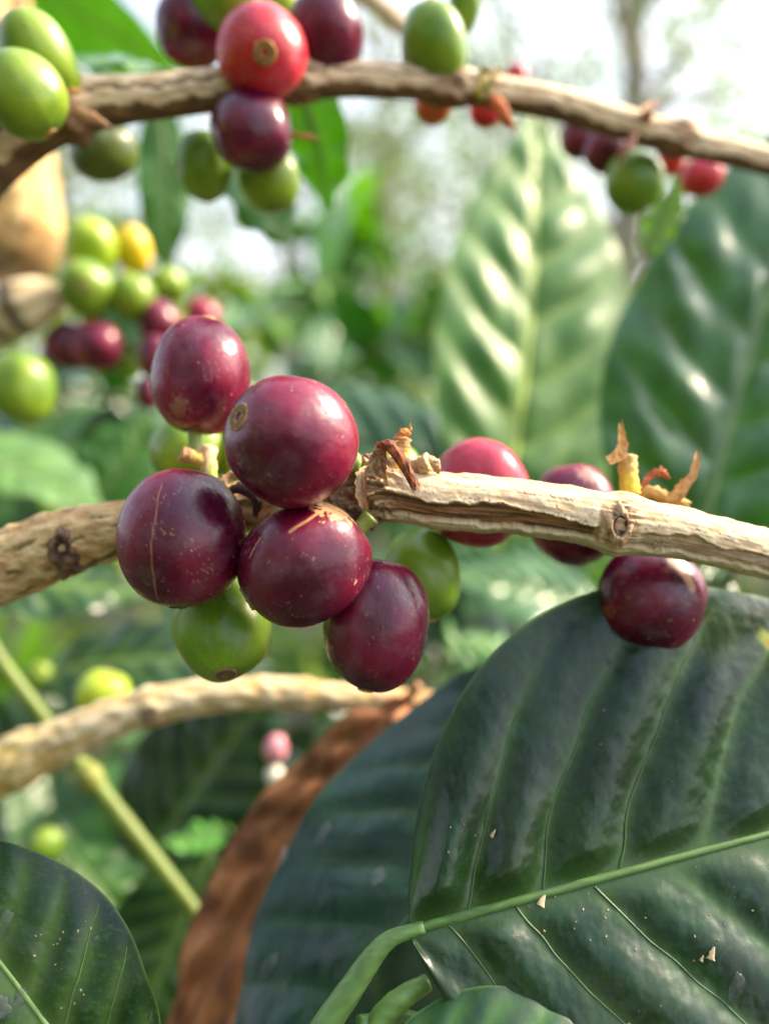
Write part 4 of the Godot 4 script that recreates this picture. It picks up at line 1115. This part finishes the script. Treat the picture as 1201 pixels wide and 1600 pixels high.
# the point of a leaf's blade that is seen at that place of the photograph, and its normal there
func on_leaf(lf: Node3D, px: float, py: float) -> Array:
	var m: ArrayMesh = (lf.get_node("blade") as MeshInstance3D).mesh
	var arr := m.surface_get_arrays(0)
	var vs: PackedVector3Array = arr[Mesh.ARRAY_VERTEX]
	var ns: PackedVector3Array = arr[Mesh.ARRAY_NORMAL]
	var inv := K.affine_inverse()
	var best := 1e9
	var k := 0
	for i in vs.size():
		var c := inv * (vs[i] + lf.position)
		var d := Vector2(600.5 - FOCAL * c.x / c.z - px, 800.0 + FOCAL * c.y / c.z - py).length_squared()
		if d < best:
			best = d
			k = i
	return [vs[k] + lf.position, ns[k]]

func small_things() -> void:
	var big := get_node("coffee_leaf") as Node3D
	var wet := get_node("coffee_leaf_001") as Node3D
	var corner := get_node("coffee_leaf_002") as Node3D
	var names := {0: "water drop near the midrib of the lower left leaf", 1: "larger water drop at the left edge on the lower left leaf", 2: "long water drop standing up the left edge of the lower left leaf", 3: "tiny round water drop high on the lower left leaf",
		4: "water drop on the blue green folded leaf, upper one", 5: "pair-like water drop in the middle of the blue green folded leaf", 6: "water drop low on the blue green folded leaf", 7: "water drop close to the large leaf on the blue green folded leaf", 8: "long water drop on the lower half of the large glossy leaf"}
	var spec := [[corner, 34, 1555, 0.75, 1.7, 0], [corner, 6, 1573, 0.9, 1.4, 1], [corner, 5, 1450, 0.8, 2.4, 2], [corner, 150, 1466, 0.35, 1.0, 3],
		[wet, 505, 1300, 0.9, 1.9, 4], [wet, 440, 1335, 0.7, 2.2, 5], [wet, 420, 1510, 0.9, 2.4, 6], [wet, 590, 1370, 1.0, 1.5, 7], [big, 1150, 1540, 0.8, 2.0, 8]]
	for q in spec:
		var r := on_leaf(q[0], q[1], q[2])
		var nrm: Vector3 = r[1]
		var o := thing("water_drop", names[q[5]], "water drop", r[0], "water drops on the leaves")
		part("drop", blob(r[0], nrm, q[3] * 0.001, q[3] * 0.0004, vw(-0.3 if q[5] % 2 else 0.35, 1, 0), q[4], q[5] * 3.0), M.water, o)
	var chips := [[846, 1408, 0.75, "pale straw chip lying beside the midrib of the large glossy leaf"], [1110, 1491, 0.7, "straw chip lower right on the large glossy leaf"], [772, 1304, 0.5, "small whitish chip on the upper half of the large glossy leaf"], [1095, 1499, 0.35, "tiny chip left of the lower right straw chip"]]
	for q in chips:
		var r := on_leaf(big, q[0], q[1])
		var o := thing("straw_chip", q[3], "plant debris", r[0])
		var nrm: Vector3 = r[1]
		var a := vw(0.3, 1.0, 0.2)
		a = (a - nrm * nrm.dot(a)).normalized()
		var b := nrm.cross(a)
		var k: float = q[2] * 0.001
		var v := PackedVector3Array()
		var col := PackedColorArray()
		for j in 5:
			var t := j / 4.0
			var w := k * (0.62 - 0.45 * t)
			for e in 6:
				var ph := TAU * e / 6.0
				var wob := 1.0 + 0.35 * n1.get_noise_2d(e * 2.0 + q[0], j * 1.3)
				v.append(a * (t * 2.0 - 0.9) * k + b * cos(ph) * w * wob + nrm * (0.25 * k + sin(ph) * 0.3 * w + 0.25 * k * t))
				col.append(Color(0.62, 0.45, 0.26) * (1.0 + 0.4 * n1.get_noise_2d(e * 3.0, j * 2.0)))
		part("chip", build(v, grid_index(6, 5, true), col), M.dry, o)
	# dust: flecks of bark caught on the large leaf and the corner leaf
	var fleck := BoxMesh.new()
	fleck.size = Vector3(1.0, 0.35, 0.6)
	var mm := MultiMesh.new()
	mm.transform_format = MultiMesh.TRANSFORM_3D
	mm.use_colors = true
	mm.mesh = fleck
	var spots := []
	for c in [[big, 990, 1590, 90, 30, 6], [big, 920, 1440, 120, 45, 16], [big, 720, 1300, 80, 60, 4], [big, 1120, 1420, 60, 60, 9], [big, 1050, 1160, 120, 90, 5], [big, 880, 1000, 200, 120, 4], [corner, 95, 1470, 60, 50, 10], [corner, 120, 1540, 50, 50, 8]]:
		for e in c[5]:
			spots.append([c[0], c[1] + rng.randfn() * c[3] * 0.5, c[2] + rng.randfn() * c[4] * 0.5])
	mm.instance_count = spots.size()
	for i in spots.size():
		var r := on_leaf(spots[i][0], spots[i][1], spots[i][2])
		var nrm: Vector3 = r[1]
		var b := Basis.looking_at(vw(rng.randfn(), rng.randfn(), 0.1), nrm).scaled_local(Vector3.ONE * rng.randf_range(0.0001, 0.0003))
		var slip := unit() * 0.0004
		mm.set_instance_transform(i, Transform3D(b, r[0] + slip - nrm * nrm.dot(slip) + nrm * 0.00008))
		mm.set_instance_color(i, Color(0.42, 0.3, 0.17) * rng.randf_range(0.4, 1.2))
	var o := MultiMeshInstance3D.new()
	o.name = "bark_dust"
	o.multimesh = mm
	o.material_override = M.dry
	o.set_meta("kind", "stuff")
	o.set_meta("label", "tan flecks of bark dust scattered over the large glossy leaf")
	add_child(o)
